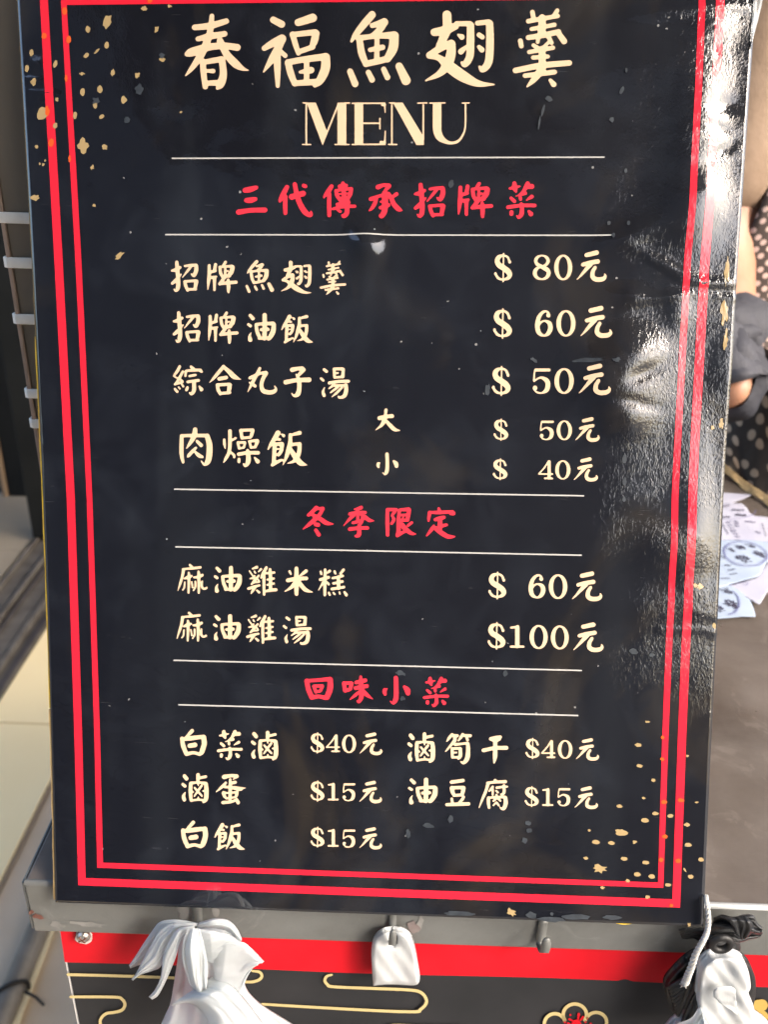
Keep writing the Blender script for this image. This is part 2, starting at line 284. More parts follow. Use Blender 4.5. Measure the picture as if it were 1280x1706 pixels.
'滷': (390,1200,10.667,"355,240,33 390,285,35;325,385,27 362,415,28;370,520,7 337,590,30 350,650,34;598,220,34 595,330,28 600,405,10;630,272,24 735,250,24;465,380,32 460,520,33 470,650,27;465,365,27 600,352,19 730,370,31;738,380,34 747,500,39 737,640,37 692,695,18;470,668,22 600,652,19 700,662,22;535,445,17 595,510,21 665,585,17;660,410,21 600,490,21 530,590,14;480,505,22 508,520,16;712,500,16 686,500,16;600,606,12 600,640,20"),
'筍': (740,1205,10.667,"145,190,20 100,250,27 50,320,11;170,213,24 240,220,26;190,230,34 198,290,28;195,300,32 140,370,25 80,440,19 30,500,11;335,195,25 300,250,26 255,310,12;350,215,25 470,220,28;402,240,22 420,295,25;200,375,28 300,365,21 420,350,22;425,365,32 430,480,36 415,620,40 350,700,28 297,680,9;145,450,25 150,600,25;145,448,22 285,445,24;292,455,29 290,580,32 255,630,18;150,605,22 270,600,22;160,520,16 225,518,16"),
'干': (740,1205,10.667,"830,275,30 920,260,36 1000,245,31;845,285,28 920,305,32 985,280,26;912,320,36 912,480,38 908,600,38 892,700,14;705,480,34 900,440,32 1110,435,36"),
'豆': (740,1280,10.667,"135,245,32 340,215,30;140,350,37 155,420,35 180,480,26;140,345,31 345,340,29;348,350,37 335,420,35 320,470,26;180,480,27 330,470,25;138,540,23 150,600,25;350,510,25 320,560,26 270,600,15;50,645,27 250,635,32 440,630,30"),
'腐': (740,1280,10.667,"910,215,25 940,240,22;775,260,22 940,245,24 1090,238,28;790,270,28 750,400,26 690,540,22 630,695,7;870,330,22 830,380,20 800,410,9;870,370,20 868,470,16;938,345,20 1040,330,20 1120,325,18;1065,300,20 1068,420,26 1030,462,18 1002,450,7;925,395,15 960,425,18;795,520,26 795,600,28 805,690,22;800,518,20 920,508,20 1080,505,24;935,468,20 930,520,26 882,575,17;955,525,20 1003,570,18;1090,520,34 1095,620,36 1062,700,32 1012,702,16 995,680,9;930,602,18 880,650,14;938,602,18 975,650,18"),
'蛋': (340,1275,10.667,"355,205,40 462,185,30 580,185,29;585,195,31 540,230,14 515,250,7;465,250,22 465,400,32 460,640,26;500,312,27 555,300,28;385,310,23 320,380,27 215,470,9;370,385,22 460,388,24 600,410,34 745,402,4;595,430,27 660,432,20;345,490,30 365,550,28 397,590,18;345,485,26 440,490,16 590,475,24;585,490,28 570,545,26 530,575,14;395,587,17 530,568,17;335,660,30 460,650,26 560,620,24;580,605,25 605,660,33"),
'元': (870,560,8.533,"945,470,31 1090,438,33;890,605,27 990,580,31 1110,560,31;1000,600,34 930,680,25 860,760,15 805,815,6;1070,645,24 1035,710,29 1035,780,33 1090,815,33 1180,810,31 1218,775,22 1210,735,7"),
'0': (0,0,1,"E 90,122,68,113,21,9"),
'8': (0,0,1,"E 90,58,60,51,17,8;E 88,177,68,60,20,9;40,90,16 90,118,18 138,150,17"),
'6': (0,0,1,"132,48,21;133,26,11 110,12,10 75,22,14 42,60,19 26,115,22 25,165,23 42,212,20 88,235,10 130,215,19 152,170,23 142,122,20 95,100,9 55,118,10 38,150,8"),
'5': (0,0,1,"22,14,14 150,14,14;14,14,8 6,60,8 4,112,9;4,118,8 50,90,9 85,88,13 125,112,22 138,150,23 125,200,21 82,227,9 35,222,9 10,200,9;14,182,22"),
'1': (0,0,1,"10,28,11 60,22,13 82,12,12;76,26,23 76,225,23;8,232,12 140,232,12"),
'4': (0,0,1,"132,14,11 75,100,10 10,172,9;12,175,9 178,175,10;138,22,20 138,225,20;84,230,11 178,230,11"),
'$': (0,0,1,"160,90,15;160,88,13 138,42,12 95,26,10 50,42,21 33,82,25 53,120,27 98,148,28 143,182,28 160,215,25 142,248,17 92,262,10 45,248,13 14,208,12;16,202,13;98,6,7 93,282,7"),
'M': (290,0,3.657,"P 808,626 864,626 934,806 906,888;P 996,626 1050,626 1050,884 996,884;806,640,5 806,880,5;P 783,624 812,624 812,636 783,630;784,881,4 833,881,4;908,868,5 1000,640,5;1040,629,5 1070,628,4;982,881,4 1068,881,4"),
'E': (290,0,3.657,"P 1101,626 1153,626 1153,884 1101,884;1086,630,4 1284,630,5;1086,881,4 1284,880,5;1153,752,5 1252,752,5;1255,722,4 1255,786,4;1284,632,5 1287,686,3;1284,878,6 1288,800,3;1270,640,8 1284,640,8;1262,868,10 1284,868,8"),
'N': (640,0,3.657,"P 55,626 114,626 243,836 243,884 198,884;48,640,5 48,880,5;P 30,624 66,624 66,636 30,630;28,881,4 78,881,4;240,640,5 240,850,5;206,629,4 262,628,4"),
'U': (640,0,3.657,"P 298,626 350,626 350,780 298,780;280,629,4 372,628,4;324,760,26 326,800,25 342,838,22 375,862,13 410,872,9 450,862,8 480,825,6 496,770,5 497,632,5;478,629,4 520,628,4"),
}
_cache = {}
def sdf_glyph(ch, spec=None):
    """strokes as arrays in tracing units + their bounding box"""
    if ch in _cache: return _cache[ch]
    x0, y0, sc, s = spec or G[ch]; prim = []
    for st in s.split(';'):
        st = st.strip()
        if st[0] == 'P':
            prim.append(('P', np.array([[float(a) for a in q.split(',')] for q in st[2:].split()]))); continue
        if st[0] == 'E':
            cx, cy, rx, ry, rs, rt = [float(a) for a in st[2:].split(',')]
            pts = []
            for k in range(41):
                a = 2*math.pi*k/40; c = abs(math.cos(a))
                pts.append((cx+rx*math.cos(a), cy+ry*math.sin(a), rt+(rs-rt)*c**1.4))
            prim.append(('S', np.array(pts))); continue
        P = [[float(a) for a in q.split(',')] for q in st.split()]
        Q = np.array(catmull(P, 5)) if len(P) > 2 else np.array(P)
        Q[:, 2] = np.maximum(Q[:, 2], 1.0)
        prim.append(('S', Q))
    lo = np.array([1e9, 1e9]); hi = -lo
    for k, q in prim:
        if k == 'S': lo = np.minimum(lo, (q[:, :2]-q[:, 2:3]).min(0)); hi = np.maximum(hi, (q[:, :2]+q[:, 2:3]).max(0))
        else: lo = np.minimum(lo, q.min(0)); hi = np.maximum(hi, q.max(0))
    _cache[ch] = (x0, y0, sc, prim, lo, hi); return _cache[ch]
def field(prim, X, Y, bold=0., k=5.):
    D = None
    for kind, q in prim:
        if kind == 'S':
            d = np.full(X.shape, 1e9)
            if len(q) == 1: d = np.hypot(X-q[0, 0], Y-q[0, 1])-q[0, 2]
            for a, b in zip(q[:-1], q[1:]):
                ab = b[:2]-a[:2]; l2 = max(ab@ab, 1e-9)
                t = np.clip(((X-a[0])*ab[0]+(Y-a[1])*ab[1])/l2, 0, 1)
                d = np.minimum(d, np.hypot(X-a[0]-t*ab[0], Y-a[1]-t*ab[1])-(a[2]+(b[2]-a[2])*t))
        else:
            d = np.full(X.shape, 1e9); ins = np.zeros(X.shape, bool); n = len(q)
            for i in range(n):
                a, b = q[i], q[(i+1) % n]; ab = b-a; l2 = max(ab@ab, 1e-9)
                t = np.clip(((X-a[0])*ab[0]+(Y-a[1])*ab[1])/l2, 0, 1)
                d = np.minimum(d, np.hypot(X-a[0]-t*ab[0], Y-a[1]-t*ab[1]))
                c = ((a[1] > Y) != (b[1] > Y)); den = (b[1]-a[1]) or 1e-9
                ins ^= c & (X < (b[0]-a[0])*(Y-a[1])/den+a[0])
            d = np.where(ins, -d, d)
        d = d-bold
        if D is None: D = d
        else:
            h = np.clip(.5+.5*(D-d)/k, 0, 1); D = D*(1-h)+d*h-k*h*(1-h)
    return D
def contour(prim, lo, hi, cells=46, bold=0., k=5.):
    """filled region field<0 as polygons (marching squares), vertices in tracing units"""
    pad = 3+bold; lo = lo-pad; hi = hi+pad; step = max(hi-lo)/cells
    nx, ny = [int(math.ceil(v/step))+1 for v in (hi-lo)]
    xs = lo[0]+step*np.arange(nx+1); ys = lo[1]+step*np.arange(ny+1)
    X, Y = np.meshgrid(xs, ys); D = field(prim, X, Y, bold, k)
    V = []; F = []; idx = {}
    def corner(i, j):
        q = ('c', i, j)
        if q not in idx: idx[q] = len(V); V.append((xs[i], ys[j]))
        return idx[q]
    def cut(i, j, i2, j2):
        q = (min((i, j), (i2, j2)), max((i, j), (i2, j2)))
        if q not in idx:
            a, b = D[j, i], D[j2, i2]; t = a/(a-b)
            idx[q] = len(V); V.append((xs[i]+(xs[i2]-xs[i])*t, ys[j]+(ys[j2]-ys[j])*t))
        return idx[q]
    ins = D < 0
    anyc = ins[:-1, :-1] | ins[1:, :-1] | ins[:-1, 1:] | ins[1:, 1:]
    for j, i in zip(*np.nonzero(anyc)):
        cs = [(i, j), (i+1, j), (i+1, j+1), (i, j+1)]; poly = []
        for a in range(4):
            p, q = cs[a], cs[(a+1) % 4]; pi_, qi = ins[p[1], p[0]], ins[q[1], q[0]]
            if pi_: poly.append(corner(*p))
            if pi_ != qi: poly.append(cut(*p, *q))
        if len(poly) >= 3: F.append(tuple(poly[::-1]))
    return np.array(V).reshape(-1, 2), F

# ------------------------------------------------------------------ the menu board: a gently bowed sheet leaning back
_bl = np.array([-0.15323, 0.18176, 0.40528]); _yaw, _rl = .05071, .01386; A0, A1, A2 = .07371, .27143, -.07192
BW, BH = .297, .420
_sx = np.array([math.cos(_rl)*math.cos(_yaw), math.sin(_rl)*math.cos(_yaw), -math.sin(_yaw)])
_su = np.array([0, -1, 0.]); _su -= _sx*(_su@_sx); _su /= np.linalg.norm(_su)
_sn = np.cross(_sx, _su); _sn = _sn if _sn[2] < 0 else -_sn
SX, SU, SN = CM@_sx, CM@_su, CM@_sn; SO = CM@_bl+CAM
_tv = np.linspace(-.02, .45, 471); _ta = A0+A1*_tv+A2*_tv**2
_tc = np.concatenate([[0], np.cumsum((np.cos(_ta[1:])+np.cos(_ta[:-1]))/2*.001)]); _ts = np.concatenate([[0], np.cumsum((np.sin(_ta[1:])+np.sin(_ta[:-1]))/2*.001)])
_tc -= np.interp(0, _tv, _tc); _ts -= np.interp(0, _tv, _ts)
def wrinkle(u, v):
    """height of dents, creases and the curled right border, in metres"""
    return np.zeros_like(u)
def S(u, v, off=0., wr=True):
    u = np.asarray(u, float); v = np.asarray(v, float)
    c = np.interp(v, _tv, _tc); s = np.interp(v, _tv, _ts)
    h = off+(wrinkle(u, v) if wr else 0)
    return SO+u[..., None]*SX+c[..., None]*SU+(s+h)[..., None]*SN
def proj(P):
    q = (P-CAM)@CM; return np.stack([CX+FPX*q[..., 0]/q[..., 2], CY+FPX*q[..., 1]/q[..., 2]], -1)
# photograph -> sheet coordinates (a smooth rectification, fitted once on a grid)
_gu, _gv = np.meshgrid(np.linspace(-.01, BW+.01, 40), np.linspace(-.01, BH+.01, 50))
_gp = proj(S(_gu, _gv, 0, False)).reshape(-1, 2)
def _basis(x, y):
    x = (np.asarray(x, float)-640)/640; y = (np.asarray(y, float)-853)/853
    return np.stack([x**i*y**j for i in range(6) for j in range(6-i)], -1)
_A = _basis(_gp[:, 0], _gp[:, 1])
_cu = np.linalg.lstsq(_A, _gu.ravel(), rcond=None)[0]; _cv = np.linalg.lstsq(_A, _gv.ravel(), rcond=None)[0]
def uv(x, y):
    B = _basis(x, y); return B@_cu, B@_cv
def bumpfn(u, v, x, y, sx, sy, rot=0.):
    cu, cv = uv(x, y); du, dv = u-cu, v-cv; c, s = math.cos(rot), math.sin(rot)
    a, b = (c*du+s*dv)/sx, (-s*du+c*dv)/sy
    return np.exp(-(a*a+b*b)/2)
def crease(u, v, pts, wd, amp):
    d = np.full(np.shape(u), 1e9)
    for (xa, ya), (xb, yb) in zip(pts[:-1], pts[1:]):
        a = np.array(uv(xa, ya)); b = np.array(uv(xb, yb)); ab = b-a
        t = np.clip(((u-a[0])*ab[0]+(v-a[1])*ab[1])/(ab@ab), 0, 1)
        d = np.minimum(d, np.hypot(u-a[0]-t*ab[0], v-a[1]-t*ab[1]))
    return amp*np.exp(-(d/wd)**2/2)
def wrinkle(u, v):
    h = 0*u
    h = h+.0021*bumpfn(u, v, 1165, 150, .0085, .026)+.0019*bumpfn(u, v, 1150, 280, .0085, .022)-.0007*bumpfn(u, v, 1205, 178, .004, .0022)
    h = h+.0016*bumpfn(u, v, 1150, 350, .010, .009, .3)+.0013*bumpfn(u, v, 1050, 395, .010, .0035, .35)
    h = h+.0034*bumpfn(u, v, 1030, 640, .012, .0125, .1)+.0016*bumpfn(u, v, 1060, 585, .009, .006)+.0012*bumpfn(u, v, 1045, 700, .008, .005)
    h = h+.0018*bumpfn(u, v, 1105, 905, .009, .009)+.0016*bumpfn(u, v, 1160, 880, .006, .018)
    h = h+.0009*bumpfn(u, v, 1110, 1010, .016, .006)+.0014*bumpfn(u, v, 1085, 105, .014, .010)
    h = h+.0027*bumpfn(u, v, 608, 408, .0050, .0050)
    h = h+.0009*bumpfn(u, v, 1045, 492, .006, .0028)+.0010*bumpfn(u, v, 1130, 515, .004, .006)
    h = h-.0006*bumpfn(u, v, 1200, 255, .005, .0013, .6)-.0005*bumpfn(u, v, 1195, 215, .004, .0012, -.4)+.0005*bumpfn(u, v, 1180, 320, .003, .004)+.0006*bumpfn(u, v, 1120, 445, .012, .0012, -.45)+.0007*bumpfn(u, v, 1085, 500, .009, .0012, .15)
    h = h-.0009*bumpfn(u, v, 1075, 622, .006, .0022, .5)-.0007*bumpfn(u, v, 1060, 672, .007, .0016, -.2)
    h = h+.0009*bumpfn(u, v, 1190, 475, .006, .0012)+.0009*bumpfn(u, v, 1100, 22, .010, .0020)+.0009*bumpfn(u, v, 1195, 35, .006, .006)
    h = h+crease(u, v, [(1085, 432), (1135, 465), (1215, 472)], .0009, .00045)
    h = h+crease(u, v, [(1045, 490), (1105, 498), (1150, 488), (1225, 496)], .0010, .0005)
    h = h-crease(u, v, [(1130, 482), (1225, 484)], .0016, .0004)
    h = h+crease(u, v, [(1095, 20), (1150, 18), (1190, 10), (1250, 14)], .0010, .0004)
    h = h+crease(u, v, [(1100, 1050), (1165, 1049), (1200, 1056)], .0008, .0004)
    h = h+crease(u, v, [(1150, 1012), (1170, 1022), (1195, 1028)], .0008, .0003)
    h = h+crease(u, v, [(78, 705), (84, 725), (76, 742)], .0008, .0004)
    h = h+crease(u, v, [(46, 152), (95, 157)], .0007, .0003)+crease(u, v, [(45, 132), (70, 136)], .0008, .0003)
    h = h+.0003*bumpfn(u, v, 62, 108, .004, .002)+.0003*bumpfn(u, v, 60, 170, .003, .002)
    h = h+.0009*bumpfn(u, v, 1210, 610, .005, .012)-.0010*bumpfn(u, v, 1195, 780, .006, .02)
    return h

sign = empty('menu_board', tuple(SO), 'black glossy menu board with red double border leaning on the steel counter', 'menu board')
def sheet_mesh(name, u0, u1, v0, v1, du, off, mat_, parent, back=None, label=None, wr=True, vis=None):
    nu = max(2, int((u1-u0)/du)); nv = max(2, int((v1-v0)/du))
    U, Vv = np.meshgrid(np.linspace(u0, u1, nu+1), np.linspace(v0, v1, nv+1))
    P = S(U, Vv, off, wr).reshape(-1, 3); F = []
    W_ = nu+1
    for j in range(nv):
        for i in range(nu): F.append((j*W_+i, j*W_+i+1, (j+1)*W_+i+1, (j+1)*W_+i))
    V = [tuple(p) for p in P]
    if back is not None:
        n0 = len(V); V += [tuple(p) for p in S(U, Vv, back, wr).reshape(-1, 3)]
        F += [tuple(n0+a for a in f[::-1]) for f in F[:nu*nv]]
        ring = [i for i in range(W_)]+[j*W_+nu for j in range(1, nv+1)]+[nv*W_+i for i in range(nu-1, -1, -1)]+[j*W_ for j in range(nv-1, 0, -1)]
        for a, b in zip(ring, ring[1:]+ring[:1]): F.append((b, a, n0+a, n0+b))
    return mesh(name, V, F, mat_, parent, True, label)
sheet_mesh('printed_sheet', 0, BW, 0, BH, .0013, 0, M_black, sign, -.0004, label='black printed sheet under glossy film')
sheet_mesh('backing_board', .0010, BW-.0004, .0002, BH, .006, -.0009, M_foam, sign, -.0042, label='pale foam board behind the print')
def strip(name, pts_l, pts_r, off, mat_, parent, label=None, n=None):
    """band between two polylines given in photograph pixels"""
    V = []; F = []
    for (a, b) in zip(pts_l, pts_r):
        for q in (a, b):
            u, v = uv(*q); V.append(tuple(S(u, v, off)))
    for i in range(len(pts_l)-1): F.append((2*i, 2*i+1, 2*i+3, 2*i+2))
    return mesh(name, V, F, mat_, parent, True, label)
# yellow and brown edge of the backing seen along the left side and under the bottom
def edge_strip(name, y0, y1, wid, mat_, label):
    V = []; F = []; n = 40
    for i in range(n+1):
        y = y0+(y1-y0)*i/n; x = np.interp(y, [0, 400, 800, 1230, 1502], [25, 50, 70, 86, 93]); u, v = uv(x, y)
        wv = wid*(.95+.08*math.sin(i*.7)+.08*random.random())
        for uu, o in ((.0004, -.0006), (-wv, -.0006), (-wv, -.0038), (.0004, -.0038)): V.append(tuple(S(uu, v, o)))
    for i in range(n):
        for k in range(4): F.append((4*i+k, 4*i+(k+1) % 4, 4*i+4+(k+1) % 4, 4*i+4+k))
    return mesh(name, V, F, mat_, sign, False, label)
edge_strip('tape_strip', 560, 1180, .0009, M_yellow, 'yellow tape edge along the left side')
edge_strip('card_edge', -60, 558, .0006, M_tan, 'brown card edge at the upper left')
edge_strip('card_edge', 1182, 1500, .0011, M_tan, 'brown card edge at the lower left')
V = []; F = []
for i in range(21):
    x = 1028+i*6; y = 1541+i*.38; u, v = uv(x, y); wv = .0007*math.sin(math.pi*min(1, (i+1)/6))
    for vv, o in ((.0004, -.0005), (-wv, -.0005), (-wv, -.002), (.0004, -.002)): V.append(tuple(S(u, vv, o)))
for i in range(20):
    for k in range(4): F.append((4*i+k, 4*i+4+k, 4*i+4+(k+1) % 4, 4*i+(k+1) % 4))
mesh('tape_strip', V, F, M_yellow, sign, False, 'yellow tape peeking out under the bottom edge')

# red double border
def lerp_pts(P, n):
    out = []
    for a, b in zip(P[:-1], P[1:]):
        for k in range(n): out.append((a[0]+(b[0]-a[0])*k/n, a[1]+(b[1]-a[1])*k/n))
    return out+[P[-1]]
OF = .00012
OL_o = [(130, 1474.6), (123.7, 1230), (110.8, 830), (90, 430), (66, 0), (64.5, -33)]
OL_i = [(142.4, 1462.5), (136.8, 1230), (124.4, 830), (104, 430), (79.6, 0), (79, -20)]
OR_o = [(1208, -43), (1206.3, 0), (1183, 430), (1160.8, 830), (1144, 1230), (1133.8, 1512)]
OR_i = [(1193, -30), (1191.7, 0), (1167.3, 430), (1146.4, 830), (1130, 1230), (1121, 1498)]
IL_o = [(161.6, 1445.5), (157, 1230), (144.1, 830), (125, 430), (101, 0), (100.8, -3)]
IL_i = [(171.4, 1437), (166.5, 1230), (153.6, 830), (135.2, 430), (111, 9), (111, 8.6)]
IR_o = [(1174.6, -14), (1174.2, 0), (1151.5, 430), (1130.5, 830), (1114.4, 1230), (1105.9, 1479)]
IR_i = [(1163.4, -3), (1163, 0), (1140, 430), (1119.5, 830), (1104, 1230), (1097, 1470)]
for nm, lo_, li_, ro_, ri_ in (('outer_border', OL_o, OL_i, OR_o, OR_i), ('inner_border', IL_o, IL_i, IR_o, IR_i)):
    a = lerp_pts(lo_, 60)+lerp_pts([lo_[-1], ro_[0]], 160)[1:]+lerp_pts(ro_, 60)[1:]+lerp_pts([ro_[-1], lo_[0]], 160)[1:]
    b = lerp_pts(li_, 60)+lerp_pts([li_[-1], ri_[0]], 160)[1:]+lerp_pts(ri_, 60)[1:]+lerp_pts([ri_[-1], li_[0]], 160)[1:]
    strip(nm, a, b, OF, M_red, sign, 'thick red outer border line' if nm[0] == 'o' else 'thin red inner border line')
def rule(x0, y0, x1, y1, rr=1.15):
    a = lerp_pts([(x0, y0-rr), (x1, y1-rr)], 90); b = lerp_pts([(x0, y0+rr), (x1, y1+rr)], 90)
    strip('rule_line', b, a, OF, M_rule, sign)
for q in ((286, 264, 1008, 262), (275, 391, 1021, 392.3), (290, 815, 974, 826), (292, 911, 970, 925), (289, 1100, 970, 1117), (297, 1174, 964, 1192)): rule(*q)

def lettering(name, items, mat_, label, bold=0., cells=44, smooth=5.):
    """items: glyph or (glyph, x0, y0, x1, y1) placed in photograph pixels, all on the sheet"""
    V = []; F = []
    for it in items:
        ch = it if isinstance(it, str) else it[0]
        x0, y0, sc, prim, lo, hi = sdf_glyph(ch)
        key = (ch, bold, cells)
        if key not in _cache: _cache[key] = contour(prim, lo, hi, cells, bold, smooth)
        P, Fc = _cache[key]
        if isinstance(it, str): px = x0+P[:, 0]/sc; py = y0+P[:, 1]/sc
        else:
            _, a, b, c, d = it
            px = a+(P[:, 0]-lo[0])/(hi[0]-lo[0])*(c-a); py = b+(P[:, 1]-lo[1])/(hi[1]-lo[1])*(d-b)
        u, v = uv(px, py); Q = S(u, v, OF); n0 = len(V)
        V += [tuple(q) for q in Q]; F += [tuple(n0+a for a in f) for f in Fc]
    return mesh(name, V, F, mat_, sign, True, label)
lettering('title_lettering', ['春', '福', ('魚', 578.5, 18.6, 684.3, 145.5), ('翅', 708.4, 17.8, 825, 145), '羹'], M_cream, 'large cream brush title 春福魚翅羹', 0, 84)
lettering('menu_word', ['M', 'E', 'N', 'U'], M_cream, 'word MENU in thin and thick cream capitals', 0, 110, 1.)
lettering('heading_lettering', ['三', '代', '傳', '承', ('招', 689.8, 304.8, 742.3, 363), ('牌', 763, 303.5, 822, 363.5), ('菜', 843.8, 302.5, 894.4, 365)], M_hred, 'red heading 三代傳承招牌菜', 1.2)
lettering('heading_lettering', ['冬', '季', '限', '定'], M_hred, 'red heading 冬季限定', 0)
lettering('heading_lettering', ['回', '味', ('小', 637.5, 1126, 684, 1173.5), ('菜', 705, 1127.5, 748.5, 1178)], M_hred, 'red heading 回味小菜', 1.2)
DISH = [
 ('招牌魚翅羹', ['招', '牌', '魚', '翅', ('羹', 533, 434.4, 577, 491.6)]),
 ('招牌油飯', [('招', 287.5, 518.5, 334, 571.5), ('牌', 346.5, 519, 397.5, 573), '油', '飯']),
 ('綜合丸子湯', ['綜', '合', '丸', '子', '湯']),
 ('肉燥飯', ['肉', '燥', ('飯', 445.6, 717, 512.5, 777.3)]),
 ('大', ['大']), ('小', ['小']),
 ('麻油雞米糕', ['麻', ('油', 356, 942.5, 403, 987.7), '雞', '米', '糕']),
 ('麻油雞湯', [('麻', 294, 1019, 345, 1069), ('油', 354.6, 1023.2, 401.5, 1067.3), ('雞', 410, 1023.8, 460.4, 1072.5), ('湯', 470.9, 1026, 519.5, 1074.4)]),
 ('白菜滷', ['白', '菜', '滷']),
 ('滷筍干', [('滷', 679, 1219.8, 725.5, 1271), '筍', '干']),
 ('滷蛋', [('滷', 302, 1287.6, 347.6, 1338), '蛋']),
 ('油豆腐', [('油', 680, 1295.4, 729.4, 1340), '豆', ('腐', 797.8, 1297.4, 847.1, 1349.8)]),
 ('白飯', [('白', 301.6, 1366.9, 346.6, 1413.2), ('飯', 356.9, 1371, 408.4, 1416.6)]),
]
for t, it in DISH: lettering('dish_lettering', it, M_cream, 'cream lettering '+t)
PRICE = [
 ('$ 80元', ('$', 823.8, 421.2, 853.8, 470.5), ('8', 888.2, 424.6, 918, 466.7), ('0', 923.8, 424.6, 954, 467), ('元', 961.3, 417.7, 1011.4, 469.8)),
 ('$ 60元', ('$', 822.1, 513.5, 853.4, 564.7), ('6', 891.9, 516.9, 921.5, 561), ('0', 927.5, 516.9, 959.4, 561), ('元', 967.3, 509.8, 1019.8, 564.1)),
 ('$ 50元', ('$', 820, 609.4, 851.2, 660), ('5', 888.1, 614, 917.8, 656.3), ('0', 924.1, 613.7, 956, 656.6), ('元', 963.8, 607.5, 1015.9, 659.8)),
 ('$ 50元', ('$', 822.9, 697.3, 847.3, 734.8), ('5', 899.9, 701, 923.4, 733.4), ('0', 927.9, 700.6, 953.4, 733.4), ('元', 959, 695.6, 999.3, 736.3)),
 ('$ 40元', ('$', 821.6, 763.4, 845.9, 800.4), ('4', 897.1, 766.8, 922.3, 799), ('0', 925.6, 766.8, 951, 799), ('元', 956.6, 762, 996.9, 802.3)),
 ('$ 60元', ('$', 814, 952, 844, 998.8), ('6', 881, 956.6, 909.3, 997), ('0', 914.8, 956.8, 945.9, 997.9), ('元', 953.4, 952, 1004, 1001.6)),
 ('$100元', ('$', 812.9, 1036, 842.6, 1082.4), ('1', 849.8, 1041.2, 874.3, 1079.8), ('0', 882.8, 1041.2, 913.1, 1081.2), ('0', 918.3, 1042, 948.2, 1081.9), ('元', 955.6, 1036.9, 1006.3, 1086.4)),
 ('$40元', ('$', 517.5, 1219.8, 540.3, 1255.3), ('4', 542.9, 1223.5, 566.6, 1253.4), ('0', 570, 1223.8, 593.5, 1254.4), ('元', 599, 1220.3, 637.3, 1258)),
 ('$40元', ('$', 876, 1229, 899.4, 1264.8), ('4', 902.2, 1232.9, 926, 1263.4), ('0', 930, 1233, 954.3, 1264), ('元', 960, 1229.7, 998.8, 1267.2)),
 ('$15元', ('$', 517.5, 1300, 540.6, 1335.6), ('1', 546, 1304, 564.4, 1333.8), ('5', 570.9, 1304.8, 592.3, 1334.8), ('元', 598.8, 1300.6, 636.6, 1338.1)),
 ('$15元', ('$', 874.6, 1309.4, 898, 1344.6), ('1', 903.7, 1312.8, 922.4, 1343), ('5', 929.4, 1313, 951, 1343), ('元', 958, 1309.8, 996.9, 1347.8)),
 ('$15元', ('$', 517.5, 1377, 540.6, 1412), ('1', 546, 1381, 564.4, 1411), ('5', 570.9, 1382, 592.3, 1412), ('元', 598.8, 1378, 636.6, 1415)),
]
for t, *it in PRICE: lettering('price_lettering', it, M_cream, 'cream price '+t, 0, 44, 3.)

# gold flecks printed / rubbed through in two corners, small dents where the film has lifted
def blob(x, y, rx, ry, rot, n=12, jag=.18):
    out = []
    for k in range(n):
        a = 2*math.pi*k/n; q = 1+random.uniform(-jag, jag)
        ex, ey = rx*q*math.cos(a), ry*q*math.sin(a)
        out.append((x+ex*math.cos(rot)-ey*math.sin(rot), y+ex*math.sin(rot)+ey*math.cos(rot)))
    return out
def flecks(name, L_, mat_, label, off):
    V = []; F = []
    for (x, y, rx, ry, rot, jag) in L_:
        P = blob(x, y, rx, ry, rot, 14, jag); n0 = len(V)
        for q in P: u, v = uv(*q); V.append(tuple(S(u, v, off)))
        u, v = uv(x, y); V.append(tuple(S(u, v, off)))
        for k in range(len(P)): F.append((n0+(k+1) % len(P), n0+k, n0+len(P)))
    return mesh(name, V, F, mat_, sign, True, label)
def c1(l): return [((x/3.969), (y/3.969), rx/3.969, ry/3.969, rot, j) for x, y, rx, ry, rot, j in l]
def c7(l): return [(960+x/3.372, 1200+y/3.372, rx/3.372, ry/3.372, rot, j) for x, y, rx, ry, rot, j in l]
gold = c1([(580,195,17,22,0,.12),(705,300,15,22,.1,.12),(570,368,20,13,-.8,.12),(365,425,26,13,-1.3,.1),(208,350,14,22,0,.12),(178,455,14,24,.1,.12),(222,545,18,24,.2,.25),(745,482,13,24,.25,.2),(545,610,16,27,.1,.1),(660,592,17,25,0,.12),(628,695,15,26,0,.12),(495,765,14,24,.1,.12),(672,772,20,12,-.5,.2),(817,662,19,22,.3,.3),(908,500,15,20,0,.3),(365,832,13,22,.2,.15),(705,140,28,46,.25,.3),(280,750,30,40,.4,.3),(232,1308,30,20,.1,.25),(540,490,17,9,.1,.4),(548,965,32,46,.1,.35),(692,975,17,15,.3,.4),(608,1108,11,16,0,.4),(622,1358,11,11,0,.3),(240,972,10,12,0,.2),(262,1085,7,9,0,.2),(285,1090,8,12,.5,.2),(298,1063,6,8,.5,.2),(1195,743,9,8,0,.3),(790,1690,32,14,-.7,.3),(1075,395,20,16,.2,.3),(1035,195,13,22,.2,.35),(1120,42,14,11,.2,.3),(640,340,22,8,-.7,.3),(375,660,12,15,0,.3)])
gold += [(1211,455,3.5,24,.05,.35),(1208,520,6,20,.05,.4),(1209,566,3.5,16,.05,.4),(1204,706,4,7,0,.4),(1189,712,3,4,0,.4),(1166,977,6,5,0,.5),(1158,975,3,4,0,.5),(1190,1042,3,5,0,.4)]  # gold reflections and worn patches painted along the right edge
